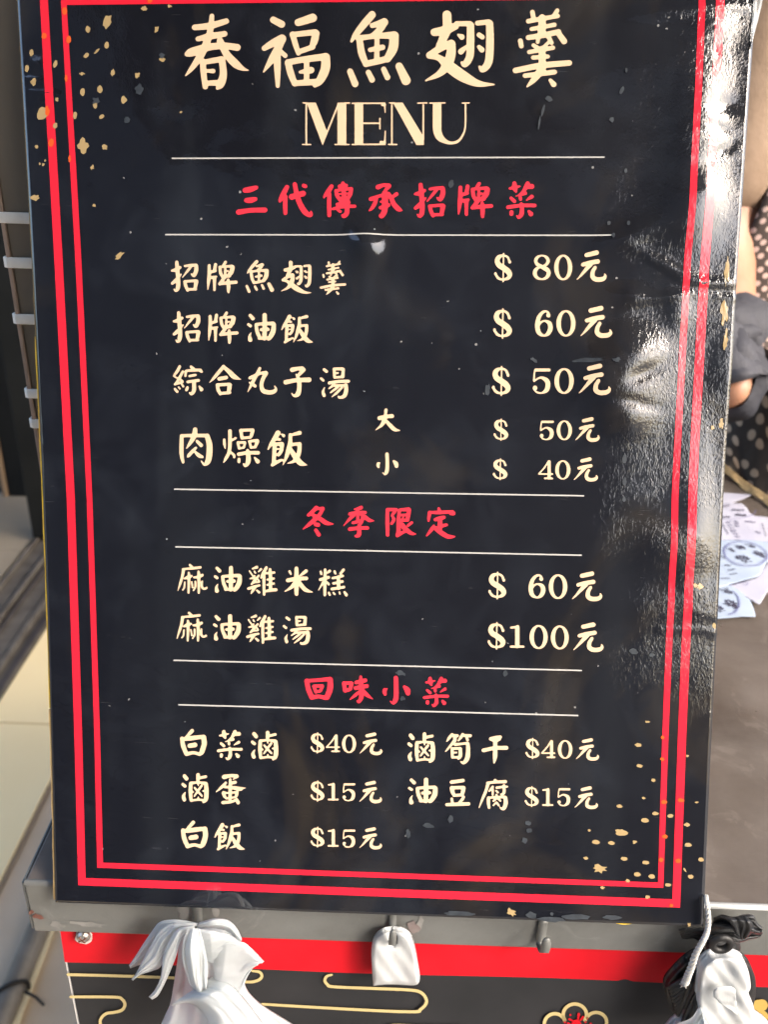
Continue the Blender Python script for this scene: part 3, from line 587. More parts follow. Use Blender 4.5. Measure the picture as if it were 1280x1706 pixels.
gold += c7([(350,138,19,11,.1,.12),(358,255,18,10,.15,.12),(435,336,13,9,.1,.2),(380,437,11,7,.1,.3),(246,482,15,9,.2,.25),(447,523,19,10,.05,.1),(531,536,17,11,0,.12),(388,561,22,12,.1,.1),(625,586,17,11,.1,.15),(632,699,20,12,.1,.1),(704,782,16,12,.1,.1),(645,877,17,11,.2,.15),(112,683,22,12,.15,.1),(200,689,19,11,.1,.12),(254,628,32,20,.05,.3),(272,777,20,11,.1,.12),(393,798,20,11,.1,.12),(346,865,20,12,.1,.12),(427,876,19,12,.1,.12),(518,924,18,10,.1,.15),(135,832,40,22,.05,.4),(57,775,14,8,0,.4),(402,8,14,6,.1,.3),(330,684,12,8,0,.4),(402,991,14,10,.1,.3),(292,901,14,9,.4,.3),(627,200,7,7,0,.3),(612,840,5,14,-.6,.3),(150,940,10,8,0,.4),(638,1148,10,12,0,.4),(680,460,12,5,0,.3),(76,617,8,7,0,.3)])
flecks('gold_fleck', gold, M_gold, 'gold flecks scattered in two corners', OF*1.6)['kind'] = 'stuff'  # also holds the gold reflections painted along the right edge
org = c1([(428,75,17,26,0,.12),(291,240,17,21,0,.12),(455,265,17,25,.2,.12),(312,735,14,32,0,.2),(338,945,18,27,.2,.12),(990,8,16,14,.2,.2),(437,520,10,26,0,.3),(460,1050,9,20,0,.3)])
org += c7([(487,95,11,10,.5,.3),(485,218,11,11,0,.3),(495,458,18,11,.1,.15),(590,448,18,11,.1,.15),(500,652,17,11,.1,.15),(480,783,13,12,0,.2),(575,788,16,12,0,.2),(537,1040,12,10,0,.3)])
flecks('orange_fleck', org, M_orange, 'orange flecks on the red border', OF*2.2)['kind'] = 'stuff'
sm = [(697+y_, 308+x_, 3+random.random()*2, 5+random.random()*3, .2, .2) for x_, y_ in ((0, 52), (0, 53))]
sm = [(752,307,4.5,7,.1,.2),(915,165,6,5,0,.2),(905,185,2.2,10,.25,.15),(899,205,1.6,12,.15,.1),(1043,120,2,4,0,.1),(1036,152,3,6,.4,.2),(1020,200,4,4,0,.3),(1041,764,3.5,8,.1,.15),(1041,802,3.2,7,.1,.15),(1040,832,3,5,.1,.2),(1056,1085,7,5,.2,.2),(1086,1091,4,3,0,.2),(980,601,22,3.5,-.05,.3),(890,600,6,3,.6,.3),(1025,602,6,4,0,.4),(713,1375,10,4,.1,.3),(751,1364,4,7,.1,.2),(680,1389,4,7,0,.3),(880,1371,5,4,0,.2),(882,1383,5,4,0,.2),(875,1400,5,5,0,.3),(842,1122,4,5,0,.2),(813,650,4,9,.1,.3),(962,1527,26,4,.02,.2),(1022,1528,16,4,.03,.2),(885,1524,9,6,.1,.2),(920,1531,24,4.5,.03,.2),(765,1521,25,4,.03,.25),(1015,372,3,4,0,.2),(1047,372,3,4,0,.2),(1043,285,2.5,4,0,.2),(1022,393,3,4,0,.2),(668,1121,8,4,.3,.3),(671,1163,4,4,.3,.3),(232,150,7,9,.2,.25),(212,200,6,5,.2,.3),(270,93,5,4,0,.3),(160,168,6,5,.3,.4),(920,1522,3,3,.3,.2)]
flecks('dried_drip', sm, M_smear, 'dull grey dried drips and smears on the film', OF*2.8)['kind'] = 'stuff'
flecks('gold_fleck', [(852, 1519, 8, 5, .5, .35), (240, 15, 5, 4, 0, .3)], M_gold, 'worn gold patch at the bottom edge', OF*3.4)['kind'] = 'stuff'
# clear tape curling off the upper right edge
M_tape = mat('clear_tape', (.75, .77, .78), .12, Transmission_Weight=.75, IOR=1.3)
V = []; F = []
for i in range(13):
    t = i/12; v = .372+.048*t; wv = .0035*math.sin(math.pi*min(1, t*2.2+.03)*.5)
    for k in range(4):
        V.append(tuple(S(BW-.001+wv*k/3, v, .0006+.0012*math.sin(k*1.1+t*9)*k/3)))
for i in range(12):
    for k in range(3): F.append((4*i+k, 4*i+k+1, 4*i+5+k, 4*i+4+k))
o = mesh('clear_tape', V, F, M_tape, sign, True, 'strip of crinkled clear tape past the upper right edge')
sol = o.modifiers.new('solid', 'SOLIDIFY'); sol.thickness = .0002

# ------------------------------------------------------------------ the steel counter
def P3(x, y, ax=1, val=0.): return tuple(at(x, y, ax, val))
counter = empty('steel_counter', (-.17, 0, -.8), 'worn stainless steel counter with grimy folded front lip and welded hooks', 'counter')
box('counter_top', (-.17, .0012, -.004), (1.3, .56, 0), M_top, counter, .0012)
box('front_lip', (-.17, 0, -.0335), (1.3, .002, -.0012), M_lip, counter, .0008, 'dull grey folded front lip')
box('side_lip', (-.172, .0012, -.0335), (-.1701, .56, -.0012), M_lip, counter, .0008)
V = []; F = []
for i in range(61):
    x = -.17+i*1.47/60
    for y, z in ((-.0004, -.0012), (.0002, .0004), (.0014, .0006), (.0022, .0002)): V.append((x, y, z))
for i in range(60):
    for k in range(3): F.append((4*i+k, 4*i+k+1, 4*i+5+k, 4*i+4+k))
mesh('front_edge', V, F, M_lip, counter, True)
V = [(max(v[0]*.79+.27, .12), v[1]-.0001, v[2]+.0002) for v in V]
mesh('edge_highlight', V, F, M_edge, counter, True, 'front edge strip with its highlight painted in')  # bevel highlight painted as a paler strip over the lip edge
box('cabinet', (-.155, .006, -.72), (1.28, .55, -.0336), M_cab, counter, .002)
for x, y in ((-.14, .03), (1.26, .03), (-.14, .53), (1.26, .53)):
    tube('leg', [(x, y, -.8), (x, y, -.72)], .016, M_cab, counter)
def hook(px, y0, y1, wpx, lab):
    """flat steel hook welded under the lip edge, bending out towards the viewer"""
    a = at(px, y0, 1, -.0006); b = at(px, y1, 1, -.010); hw = wpx/2*.00029; V = []; F = []
    prof = [(a[1], a[2]+.003), (a[1]-.0004, a[2]-.004), (a[1]-.0022, a[2]-.012), (b[1]-.0028, b[2]-.004), (b[1]-.0052, b[2]-.0008), (b[1]-.0062, b[2]+.003), (b[1]-.0060, b[2]+.0085)]
    prof = catmull(prof, 4)
    for i, (y, z) in enumerate(prof):
        q = hw*(1 if i < len(prof)-3 else (.95, .8, .45)[i-len(prof)+3])
        V += [(a[0]-q, y*.72, z), (a[0]+q, y*.72, z)]
    for i in range(len(prof)-1): F.append((2*i, 2*i+1, 2*i+3, 2*i+2))
    o = mesh('hook', V, F, M_lip, counter, True, lab); s = o.modifiers.new('s', 'SOLIDIFY'); s.thickness = .0009
hook(328, 1515, 1556, 17, 'hook holding the tied white bags')
hook(655, 1525, 1567, 12, 'hook holding the white bag header')
hook(905, 1540, 1580, 15, 'empty flat steel hook')
hook(1205, 1555, 1600, 14, 'hook behind the black bag scraps')
M_weld = mixed('weld_scorch', (.15, .15, .145), (.24, .235, .225), 90, .5)
def patch(name, pts, mat_, parent, yo, label=None):
    V = [P3(x, y, 1, -yo) for x, y in pts]; c = np.mean([q for q in V], 0); V.append(tuple(c)); n = len(pts)
    return mesh(name, V, [((i+1) % n, i, n) for i in range(n)], mat_, parent, True, label)
M_rust = mixed('rust_spot', (.10, .035, .025), (.20, .09, .07), 200, .8)
for q in (blob(62, 1527, 9, 4, .3, 12, .35), blob(52, 1520, 5, 3, -.4, 10, .4)): patch('rust_spot', q, M_rust, counter, .0004)
for q in (blob(632, 1552, 9, 6, -.5, 12, .3), blob(690, 1545, 12, 9, .6, 12, .3)): patch('rust_spot', q, mixed('pink_stain', (.14, .105, .10), (.20, .17, .165), 120, .6), counter, .0004)
for q in (blob(150, 1540, 28, 4, .1, 16, .35), blob(95, 1541, 12, 5, .2, 14, .4), blob(360, 1518, 7, 9, 0, 12, .3), blob(312, 1520, 16, 11, .2, 14, .3), blob(700, 1540, 5, 14, .2, 12, .3)): patch('stain', q, M_weld, counter, .0003, 'pale smeared stain')
# screw through the banner under the left end of the lip
scx, scy = 139, 1559; c = at(scx, scy, 1, .001)
V = []; F = []
for j, (r_, y_) in enumerate(((.0034, .0018), (.0034, .0002), (.0026, -.0010), (.0012, -.0016))):
    for k in range(20):
        a = 2*math.pi*k/20; V.append((c[0]+r_*math.cos(a), y_, c[2]+r_*math.sin(a)))
for j in range(3):
    for k in range(20): F.append((j*20+k, j*20+(k+1) % 20, (j+1)*20+(k+1) % 20, (j+1)*20+k))
F.append(tuple(60+k for k in range(20)))
scr = mesh('screw', V, F, M_screw, counter, False, 'cross-head screw')
for an in (.6, .6+math.pi/2):
    dx, dz = math.cos(an), math.sin(an); V = []
    for s_, t_ in ((-1, -1), (1, -1), (1, 1), (-1, 1)):
        for yy in (-.0012, -.0018): V.append((c[0]+dx*s_*.0022-dz*t_*.00035, yy, c[2]+dz*s_*.0022+dx*t_*.00035))
    mesh('slot', V, [(0, 2, 4, 6), (1, 7, 5, 3), (0, 1, 3, 2), (2, 3, 5, 4), (4, 5, 7, 6), (6, 7, 1, 0)], M_rust, scr)
patch('torn_ring', blob(scx+1, scy+1, 15, 12, 0, 18, .14), mixed('torn_vinyl', (.62, .60, .56), (.45, .40, .36), 200, .7), counter, -.0018, 'torn white vinyl round the screw')

# ------------------------------------------------------------------ printed banner below the counter
YB = .0035
bc = at(101, 1551, 1, YB)
banner = empty('banner', (float(bc[0]), YB, float(bc[2])), 'printed banner with red top band and gold cloud lines below the counter lip', 'banner')
def plane_pts(name, pts, mat_, off, label=None, th=.0004):
    V = [P3(x, y, 1, YB-off) for x, y in pts]; n = len(pts); V += [(v[0], v[1]+th, v[2]) for v in V]
    F = [tuple(range(n-1, -1, -1)), tuple(range(n, 2*n))]+[(i, (i+1) % n, n+(i+1) % n, n+i) for i in range(n)]
    return mesh(name, V, F, mat_, banner, False, label)
xr = 1280
zt = -.030
xl = float(bc[0])
def band(name, z0, z1, mat_, off, label):
    V = []; F = []; n = 40
    for i in range(n+1):
        t = i/n; x = xl+(1.25-xl)*t
        for z in (z0, z1): V.append((x-(.0006 if i == 0 else 0)*(1+math.sin(z*900)), YB-off+.0005*math.sin(x*31+z*20), z))
    for i in range(n): F.append((2*i, 2*i+2, 2*i+3, 2*i+1))
    o = mesh(name, V, F, mat_, banner, True, label); return o
zr = float(at(300, 1609, 1, YB)[2])
band('charcoal_field', -.60, zt, M_bdark, 0, 'charcoal lower field of the banner')
band('red_band', zr, zt, M_bred, .0003, 'plain red top band of the banner')
band('white_hem', -.60, zt, mat('hem', (.6, .58, .55), .7), -.0004, 'white cut edge of the banner').location.x = -.0012
def inkline(name, prims, mat_, label=None, cells=120, off=.0006):
    pr = []
    for s in prims:
        P = [[float(a) for a in q.split(',')] for q in s.split()]
        pr.append(('S', np.array(catmull(P, 6)) if len(P) > 2 else np.array(P)))
    lo = np.min([(q[:, :2]-q[:, 2:3]).min(0) for _, q in pr], 0); hi = np.max([(q[:, :2]+q[:, 2:3]).max(0) for _, q in pr], 0)
    P, Fc = contour(pr, lo, hi, cells, 0, 1.)
    V = []
    for x, y in P:
        q = at(x, y, 1, YB-off); V.append((q[0], YB-off-.0004+.0005*math.sin(q[0]*31+q[2]*20), q[2]))
    return mesh(name, V, Fc, mat_, banner, False, label)
inkline('cloud_line', ["113,1622.5,2.3 190,1625.5,2.3 300,1630,2.3 400,1635,2.3 425,1634,2.4 436,1627,2.4 433,1618.5,2.3 420,1616.5,1.8"], M_bcream, None, 220)
inkline('cloud_line', ["118,1659,2.2 190,1660.5,2.3 203,1664,2.4 208,1673,2.5 203,1682,2.5 190,1685.5,2.4 178,1687,2.4 170,1693,2.4 167,1701,2.4 170,1710,2.3"], M_bcream, None, 120)
inkline('cloud_line', ["437,1672.5,2.2 560,1678,2.3 684,1683,2.4 701,1679,2.5 711,1667,2.5 704,1653,2.5 684,1647,2.4 620,1644,2.4 556,1641.5,2.4 546,1638,2.4 541.5,1631,2.4 545,1624,2.2 553,1621.5,1.8"], M_bcream, None, 260)
inkline('cloud_line', ["645,1709,2.2 657,1705.5,2.3 700,1706.5,2.2 770,1709,2.2"], M_bcream, None, 120)
def ringpts(cx, cy, rx, ry, a0, a1, r_, n=12):
    return ' '.join('%.1f,%.1f,%.1f' % (cx+rx*math.cos(R(a0+(a1-a0)*k/n)), cy+ry*math.sin(R(a0+(a1-a0)*k/n)), r_) for k in range(n+1))
inkline('flower_petal', [ringpts(958.5, 1691, 19.5, 18, -210, 30, 2.8)], M_bcream)
inkline('flower_petal', [ringpts(994, 1703, 17.5, 16, -150, 90, 2.8)], M_bcream)
inkline('flower_petal', [ringpts(925, 1706, 17.5, 17, -240, -20, 2.8)], M_bcream)
inkline('flower_centre', ["961,1707,8 962,1709,8", "949,1698,1.6 957,1702,1.3", "951,1691,1.6 951,1691.5,1.6", "965,1690,2.2 964,1698,1.4", "972,1695,2 968,1700,1.4", "979,1696,2 979,1697,2", "976,1702,2.2 976,1703,2", "942,1702,2 942,1703,2", "947,1705,1.6 950,1706,1.6", "985,1706,2 985,1707,2"], M_bred, 'red centre with stamens')
inkline('gold_petal', ["1263,1672,9 1269,1672,10"], M_bgold); inkline('gold_petal', ["1263,1690,9 1270,1691,10"], M_bgold)

# ------------------------------------------------------------------ white carrier bags tied on the left hook
def plastic(name, col, rough=.33, tr=.35, bsc=60, bst=.5, bd=.003):
    m = mat(name, col, rough, spec=.5)
    b = bs(m); t = N(m, 'ShaderNodeBsdfTranslucent'); t.inputs[0].default_value = (*col, 1)
    mx = N(m, 'ShaderNodeMixShader'); mx.inputs[0].default_value = tr
    L(m, b.outputs[0], mx.inputs[1]); L(m, t.outputs[0], mx.inputs[2])
    L(m, mx.outputs[0], m.node_tree.nodes['Material Output'].inputs[0])
    v = coords(m, (1.8, 1, .45)); bump(m, noise(m, v, bsc, 7, .68, 1.2), bst, bd); return m
M_bag = plastic('white_bag_film', (.78, .81, .82), .42, .6, 130, .25, .0012)
M_pad = plastic('white_bag_header', (.56, .58, .59), .36, .25, 45, .22, .0015)
M_blk = plastic('black_bag_film', (.010, .011, .013), .38, 0, 60, .6, .003)
M_bpad = plastic('black_bag_header', (.006, .006, .007), .5, 0, 90, .3, .002)
def resample(P, n):
    P = np.array(catmull(P, 8)) if len(P) > 2 else np.array(P, float)
    d = np.concatenate([[0], np.cumsum(np.hypot(*np.diff(P, axis=0).T))]); t = np.linspace(0, d[-1], n)
    return np.stack([np.interp(t, d, P[:, 0]), np.interp(t, d, P[:, 1])], -1)
def drape(name, A, B, mat_, parent, dep, bulge, folds=0, famp=0., n=60, m_=28, sc=None, label=None, thick=.0003, fph=0., seedo=0):
    """film between two edge curves; dep = distance in front of the lip plane (start, end)"""
    A = resample(A, n); B = resample(B, n); V = []; F = []
    for i in range(n):
        s = i/(n-1)
        for k in range(m_):
            t = k/(m_-1); x, y = A[i]*(1-t)+B[i]*t
            d = dep[0]+(dep[1]-dep[0])*s+bulge*math.sin(math.pi*t)**.8*min(1, s*3+.25)
            d += famp*min(1, .35+s*2)*math.sin(folds*math.pi*2*t+fph+1.1*math.sin(s*3+seedo))*(.6+.4*math.sin(t*7+s*2+seedo))
            d += .00022*math.sin(t*folds*17+s*6+seedo)*min(1, s*4)+.00012*math.sin(t*41+s*23)
            V.append(P3(x, y, 1, -d))
    for i in range(n-1):
        for k in range(m_-1): F.append((i*m_+k, (i+1)*m_+k, (i+1)*m_+k+1, i*m_+k+1))
    o = mesh(name, V, F, mat_, parent, True, label)
    so_ = o.modifiers.new('s', 'SOLIDIFY'); so_.thickness = thick; return o
def b4(s):
    return [(200+float(a.split(',')[0])/3.556, 1480+float(a.split(',')[1])/3.556) for a in s.split()]
hk = at(328, 1545, 1, -.006)
bags = empty('carrier_bags', tuple(float(q) for q in hk), 'bunch of white plastic carrier bags with splayed handles on the left hook', 'plastic bags')
drape('bag_body', b4("392,228 350,320 338,430 318,560 296,680 262,760 225,850 190,1000"), b4("480,212 610,200 690,260 722,360 735,480 745,585 830,680 985,780 1180,900"), M_bag, bags, (.006, .022), .012, 3.2, .0022, 90, 60, label='hanging bodies of the white bags', seedo=.7)
drape('handle_flap', b4("462,206 380,188 300,184 232,200 190,250 140,322 90,400 52,456"), b4("462,214 380,222 330,262 300,320 270,372 200,420 120,452 60,474"), M_bag, bags, (.013, .010), .003, 1, .0008, label='back left handle')
drape('handle_flap', b4("455,208 370,205 290,215 225,260 180,340 130,430 95,500 68,540"), b4("455,222 352,240 310,295 268,370 242,462 185,492 122,512 74,546"), M_bag, bags, (.018, .014), .004, 1.2, .0012, label='wide left handle', fph=1)
drape('handle_flap', b4("440,212 345,238 292,310 255,400 240,520 205,600 168,642"), b4("440,240 365,292 333,400 288,512 250,592 222,638 190,660"), M_bag, bags, (.022, .018), .004, 1, .0012, label='narrow left handle')
drape('handle_flap', b4("400,240 368,330 372,430 402,540 450,640 478,725"), b4("470,240 498,330 520,440 520,560 520,640 522,735"), M_bag, bags, (.026, .026), .004, 2, .0018, label='front centre handle', fph=2)
drape('handle_flap', b4("470,205 560,182 640,192 690,240 718,300"), b4("460,226 560,232 640,252 680,290 716,318"), M_bag, bags, (.018, .018), .003, .5, .0008, label='top right fold')
drape('handle_flap', b4("548,300 600,300 690,312 742,325 800,380 852,436"), b4("560,560 560,640 640,668 704,674 735,560 772,470"), M_bag, bags, (.024, .026), .004, 1.2, .0014, label='translucent right handle', fph=.5)
drape('handle_flap', b4("470,240 540,250 640,275 715,318"), b4("500,420 540,440 600,440 660,350"), M_bag, bags, (.024, .024), .003, 1, .001, label='right folded handle')
drape('bag_body', b4("560,520 640,560 720,640 800,740 880,850"), b4("300,690 420,680 500,760 520,850 540,1000"), M_bag, bags, (.024, .034), .008, 1.5, .0022, label='glossy front of the lowest bag')

# white header of used-up bags on the middle hook
def c5(s, ox=540, oy=1480, k=3.048): return [(ox+float(a.split(',')[0])/k, oy+float(a.split(',')[1])/k) for a in s.split()]
def pad(name, outline, hole, mat_, parent, y0, th, label=None, warp=.0010, seed=1, cells=64):
    """thick pad with rounded outline and a hole, slightly warped; built as contour + sides"""
    def dist(poly, X, Y):
        d = np.full(X.shape, 1e9); ins = np.zeros(X.shape, bool)
        for a, b in zip(poly, np.roll(poly, -1, 0)):
            ab = b-a; l2 = max(ab@ab, 1e-9); t = np.clip(((X-a[0])*ab[0]+(Y-a[1])*ab[1])/l2, 0, 1)
            d = np.minimum(d, np.hypot(X-a[0]-t*ab[0], Y-a[1]-t*ab[1]))
            ins ^= ((a[1] > Y) != (b[1] > Y)) & (X < (b[0]-a[0])*(Y-a[1])/((b[1]-a[1]) or 1e-9)+a[0])
        return np.where(ins, -d, d)
    O = np.array(catmull(outline+[outline[0]], 4))[:-1]
    H = np.array(catmull(hole+[hole[0]], 5))[:-1] if hole else None
    lo = O.min(0); hi = O.max(0); global field
    keep = field
    def f2(prim, X, Y, bold=0, k=5):
        D = dist(O, X, Y)
        return np.maximum(D, -dist(H, X, Y)) if H is not None else D
    field = f2; P, Fc = contour([], lo, hi, cells, 0, 1); field = keep
    D = dist(O, P[:, 0], P[:, 1]); DH = dist(H, P[:, 0], P[:, 1]) if H is not None else np.full(len(P), 99.)
    V = []
    for (x, y), d, dh in zip(P, D, DH):
        rnd = th*.5*min(1, max(0, -d)/6)**.5
        rnd += -.0012*math.exp(-max(0, dh)/7)
        wv = warp*(math.sin(x*.09+seed)+.7*math.sin(y*.11+x*.05+seed*2)+.4*math.sin(x*.23-y*.17))
        V.append(P3(x, y, 1, -(y0+rnd+wv)))
    n = len(V); V += [(v[0], v[1]+th, v[2]) for v in V]
    E = {}
    for f in Fc:
        for a, b in zip(f, f[1:]+f[:1]):
            if (b, a) in E: del E[(b, a)]
            else: E[(a, b)] = 1
    F = list(Fc)+[tuple(n+a for a in f[::-1]) for f in Fc]+[(b, a, n+a, n+b) for a, b in E]
    return mesh(name, V, F, mat_, parent, True, label)
hc = at(655, 1574, 1, -.006)
hdr = empty('bag_header', tuple(float(q) for q in hc), 'small white plastic bag header with arched top on the middle hook', 'bag header')
pad('header_block', c5("250,500 243,400 241,320 258,262 300,228 350,219 400,224 440,255 462,310 476,385 487,450 480,482 455,493 400,491 330,489 262,494"), c5("332,240 345,228 362,230 374,248 374,280 362,300 350,304 336,292 331,270"), M_pad, hdr, .006, .0030, 'arched white block with hook hole', .0004)

# ------------------------------------------------------------------ black bag scraps, white header and cord on the right hook
def c6(s): return c5(s, 920, 1480, 3.556)
kk = at(1205, 1590, 1, -.006)
scrap = empty('black_bag_scraps', tuple(float(q) for q in kk), 'torn black plastic bag scraps and pleated black pad hanging under the board corner', 'plastic bags')
drape('torn_film', c6("960,175 1010,158 1080,172 1130,158 1190,158 1215,200 1247,232"), c6("930,300 985,310 1060,300 1110,318 1170,300 1225,288 1247,270"), M_blk, scrap, (.010, .012), .006, 2.2, .0035, 50, 30, label='crumpled torn black film', seedo=1)
drape('torn_film', c6("750,240 800,238 860,236 915,236"), c6("772,296 800,300 850,300 905,345"), M_blk, scrap, (.004, .005), .001, 1, .0008, 20, 12, label='black scrap behind the board corner')
drape('torn_film', c6("1000,170 1050,200 1080,250 1110,300"), c6("1150,165 1190,200 1200,250 1150,300"), M_blk, scrap, (.016, .017), .004, 1.3, .0022, 26, 18, label='shiny folded black scrap')
pad('black_block', c6("925,330 1000,300 1060,292 1112,318 1115,380 1060,384 990,380 930,385 918,360"), None, M_bpad, scrap, .012, .004, 'black plastic block', .0004)
pad('pleated_pad', c6("850,400 790,440 720,510 680,560 672,610 690,680 720,745 760,775 800,700 850,560 900,470 920,400"), None, M_bpad, scrap, .008, .004, 'pleated black header fan', .0006)
for k in range(9):
    a = c6("%d,%d %d,%d %d,%d" % (880-6*k, 420+14*k, 790-9*k+60, 520+24*k-30, 690+7*k, 590+20*k))
    pts = [P3(x, y, 1, -(.0125+.0003*k)) for x, y in a]
    tube('pleat', catmull(pts, 6), .0011, M_bpad, scrap, 8)
drape('bag_film', c6("905,470 870,560 830,640 790,720 760,800 740,900"), c6("960,470 950,560 930,660 900,740 870,860 860,950"), M_blk, scrap, (.012, .016), .004, 1.5, .0016, 30, 16, label='grey-black film under the white header')
pad('black_rim', c6("960,430 1040,398 1110,408 1170,450 1205,520 1211,600 1200,680 1180,700 1100,600 1000,500"), None, M_bpad, scrap, .012, .004, 'black pad edge behind the white header', .0003)
kn = at(1203, 1572, 1, -.020)
V = []; F = []
for i in range(25):
    a = 2*math.pi*i/24
    for k in range(8):
        b = 2*math.pi*k/8; rr = .0040+.0017*math.cos(b)
        V.append((kn[0]+rr*math.cos(a), kn[1]-.0017*math.sin(b), kn[2]+rr*math.sin(a)*1.05))
for i in range(24):
    for k in range(8): F.append((i*8+k, i*8+(k+1) % 8, i*8+8+(k+1) % 8, i*8+8+k))
mesh('grommet', V, F, M_bpad, scrap, True, 'round black eyelet')
wc = at(1205, 1600, 1, -.012)
wh = empty('bag_header', tuple(float(q) for q in wc), 'large white bag header with torn round hole below the black scraps', 'bag header')
pad('header_block', c6("870,560 878,500 915,445 970,412 1040,403 1100,415 1150,452 1172,515 1180,590 1166,625 1195,690 1215,770 1290,830 1330,960 700,960 720,830 830,770 868,730 862,640"), c6("1005,598 1030,585 1058,592 1050,615 1030,625 1018,645 1000,630"), M_pad, wh, .018, .0055, 'thick white block with torn hole', .0007, 3, 90)
drape('film_flap', c6("960,640 965,600 1000,580 1060,580 1085,600"), c6("985,660 1010,690 1060,720 1095,750 1100,720"), M_pad, wh, (.0245, .0245), .001, 1, .0008, 24, 14, label='torn flap around the hole')
drape('film_flap', c6("740,804 830,770 880,700 890,760 900,900"), c6("760,960 900,960 1010,940 1060,900 1100,960"), M_bag, wh, (.022, .030), .006, 2, .0022, 30, 24, label='soft white film below the header')
M_cord = mixed('white_cord', (.50, .50, .48), (.36, .35, .33), 500, .8)
cp = [(960+x/3.372, 1200+y/3.372) for x, y in ((733, 985), (735, 1010), (739, 1040), (746, 1110), (742, 1170), (728, 1215), (700, 1265), (672, 1320), (648, 1390), (628, 1440), (612, 1482))]
cpd = [.012, .015, .017, .019, .021, .023, .024, .024, .023, .022, .021]
base = [Vector(P3(x, y, 1, -d)) for (x, y), d in zip(cp, cpd)]
bp = [Vector(q) for q in catmull([tuple(b) for b in base], 14)]
cord = empty('twisted_cord', tuple(bp[0]), 'frayed white twisted cord hanging from the lower right corner of the board', 'cord')
for s in range(3):
    pts = []
    for i, p in enumerate(bp):
        a = i*.42+s*2.094; wv = 1+.55*max(0, i/len(bp)-.55)
        pts.append(p+Vector((math.cos(a), -.8*math.sin(a), .3*math.sin(a)))*.0006*wv*(.8+.6*i/len(bp)))
    tube('strand', pts, [.00055*(1+.7*i/len(bp)) for i in range(len(pts))], M_cord, cord, 8)
for s in range(8):
    p = bp[-1]; q = p+Vector((random.uniform(-.002, .001), random.uniform(-.001, .001), -random.uniform(.001, .003)))
    tube('fray', [tuple(bp[-3]+Vector((random.uniform(-.0008, .0008), -.0006, 0))), tuple(p), tuple(q)], .00022, M_cord, cord, 5)

# ------------------------------------------------------------------ order slips on the counter
M_slip = mixed('slip_paper', (.36, .36, .44), (.40, .40, .47), 40, .75, .1, .0008)
M_slipb = mixed('slip_paper_blue', (.30, .36, .46), (.33, .39, .48), 40, .75, .1, .0008)
M_ink = mat('slip_ink', (.03, .025, .05), .6); M_ring = mat('stamp_ring', (.11, .11, .26), .6); M_faint = mat('faint_print', (.13, .12, .19), .6)
def c8(s): return c5(s, 1180, 810, 6.82)
def slip(pts, z, mat_, label, curl=0., cells=44):
    """sheet of paper lying on the counter, slightly buckled"""
    O = np.array(pts, float)
    W = np.array([at(x, y, 2, z)[:2] for x, y in O])
    c = W.mean(0); ent = empty('order_slip', (float(c[0]), float(c[1]), z), label, 'paper slip', 'order slips on the counter')
    lo, hi = W.min(0), W.max(0); Q = (W-c)*1000; prim = [('P', Q)]
    P, Fc = contour(prim, Q.min(0), Q.max(0), cells, 0, .01)
    V = [(c[0]+x/1000, c[1]+y/1000, z+buck(x, y, curl)) for x, y in P]
    n = len(V); o = mesh('paper', V, [f[::-1] for f in Fc], mat_, ent, True)
    s = o.modifiers.new('s', 'SOLIDIFY'); s.thickness = .00015; return ent, c, z, curl
def buck(x, y, curl): return .0004*(1+math.sin(x*.11+1))+.0003*(1+math.sin(y*.13))+curl*(max(0, x)/25)**2
def slip_quads(ent, strokes, mat_):
    """rows of small printed strokes, each its own sliver"""
    e, c, z, curl = ent; V = []; F = []
    for q in strokes:
        (x0, y0, r0), (x1, y1, r1) = [[float(a) for a in p.split(',')] for p in q.split()]
        nn = Vector((-(y1-y0), x1-x0)); nn = nn.normalized()*r0*1.7 if nn.length else Vector((r0, 0)); n0 = len(V)
        for x, y in ((x0+nn.x, y0+nn.y), (x0-nn.x, y0-nn.y), (x1-nn.x, y1-nn.y), (x1+nn.x, y1+nn.y)):
            wp = at(1180+x/6.82, 810+y/6.82, 2, z); X_, Y_ = (wp[0]-c[0])*1000, (wp[1]-c[1])*1000
            V.append((wp[0], wp[1], z+.00045+buck(X_, Y_, curl)+random.uniform(0, .0001)))
        F.append((n0, n0+1, n0+2, n0+3))
    o = mesh('print', V, F, mat_, e, False); o['kind'] = 'stuff'
def slip_marks(ent, strokes, mat_, name='print', cells=70):
    e, c, z, curl = ent; pr = []
    for s in strokes:
        Q = []
        for q in s.split():
            x, y, r_ = [float(a) for a in q.split(',')]; wp = at(1180+x/6.82, 810+y/6.82, 2, z)
            Q.append(((wp[0]-c[0])*1000, (wp[1]-c[1])*1000, r_*.055))
        pr.append(('S', np.array(catmull(Q, 4)) if len(Q) > 2 else np.array(Q)))
    lo = np.min([(q[:, :2]-q[:, 2:3]).min(0) for _, q in pr], 0); hi = np.max([(q[:, :2]+q[:, 2:3]).max(0) for _, q in pr], 0)
    P, Fc = contour(pr, lo, hi, cells, 0, .1)
    V = [(c[0]+x/1000, c[1]+y/1000, z+.00045+buck(x, y, curl)) for x, y in P]
    mesh(name, V, [f[::-1] for f in Fc], mat_, e, False)
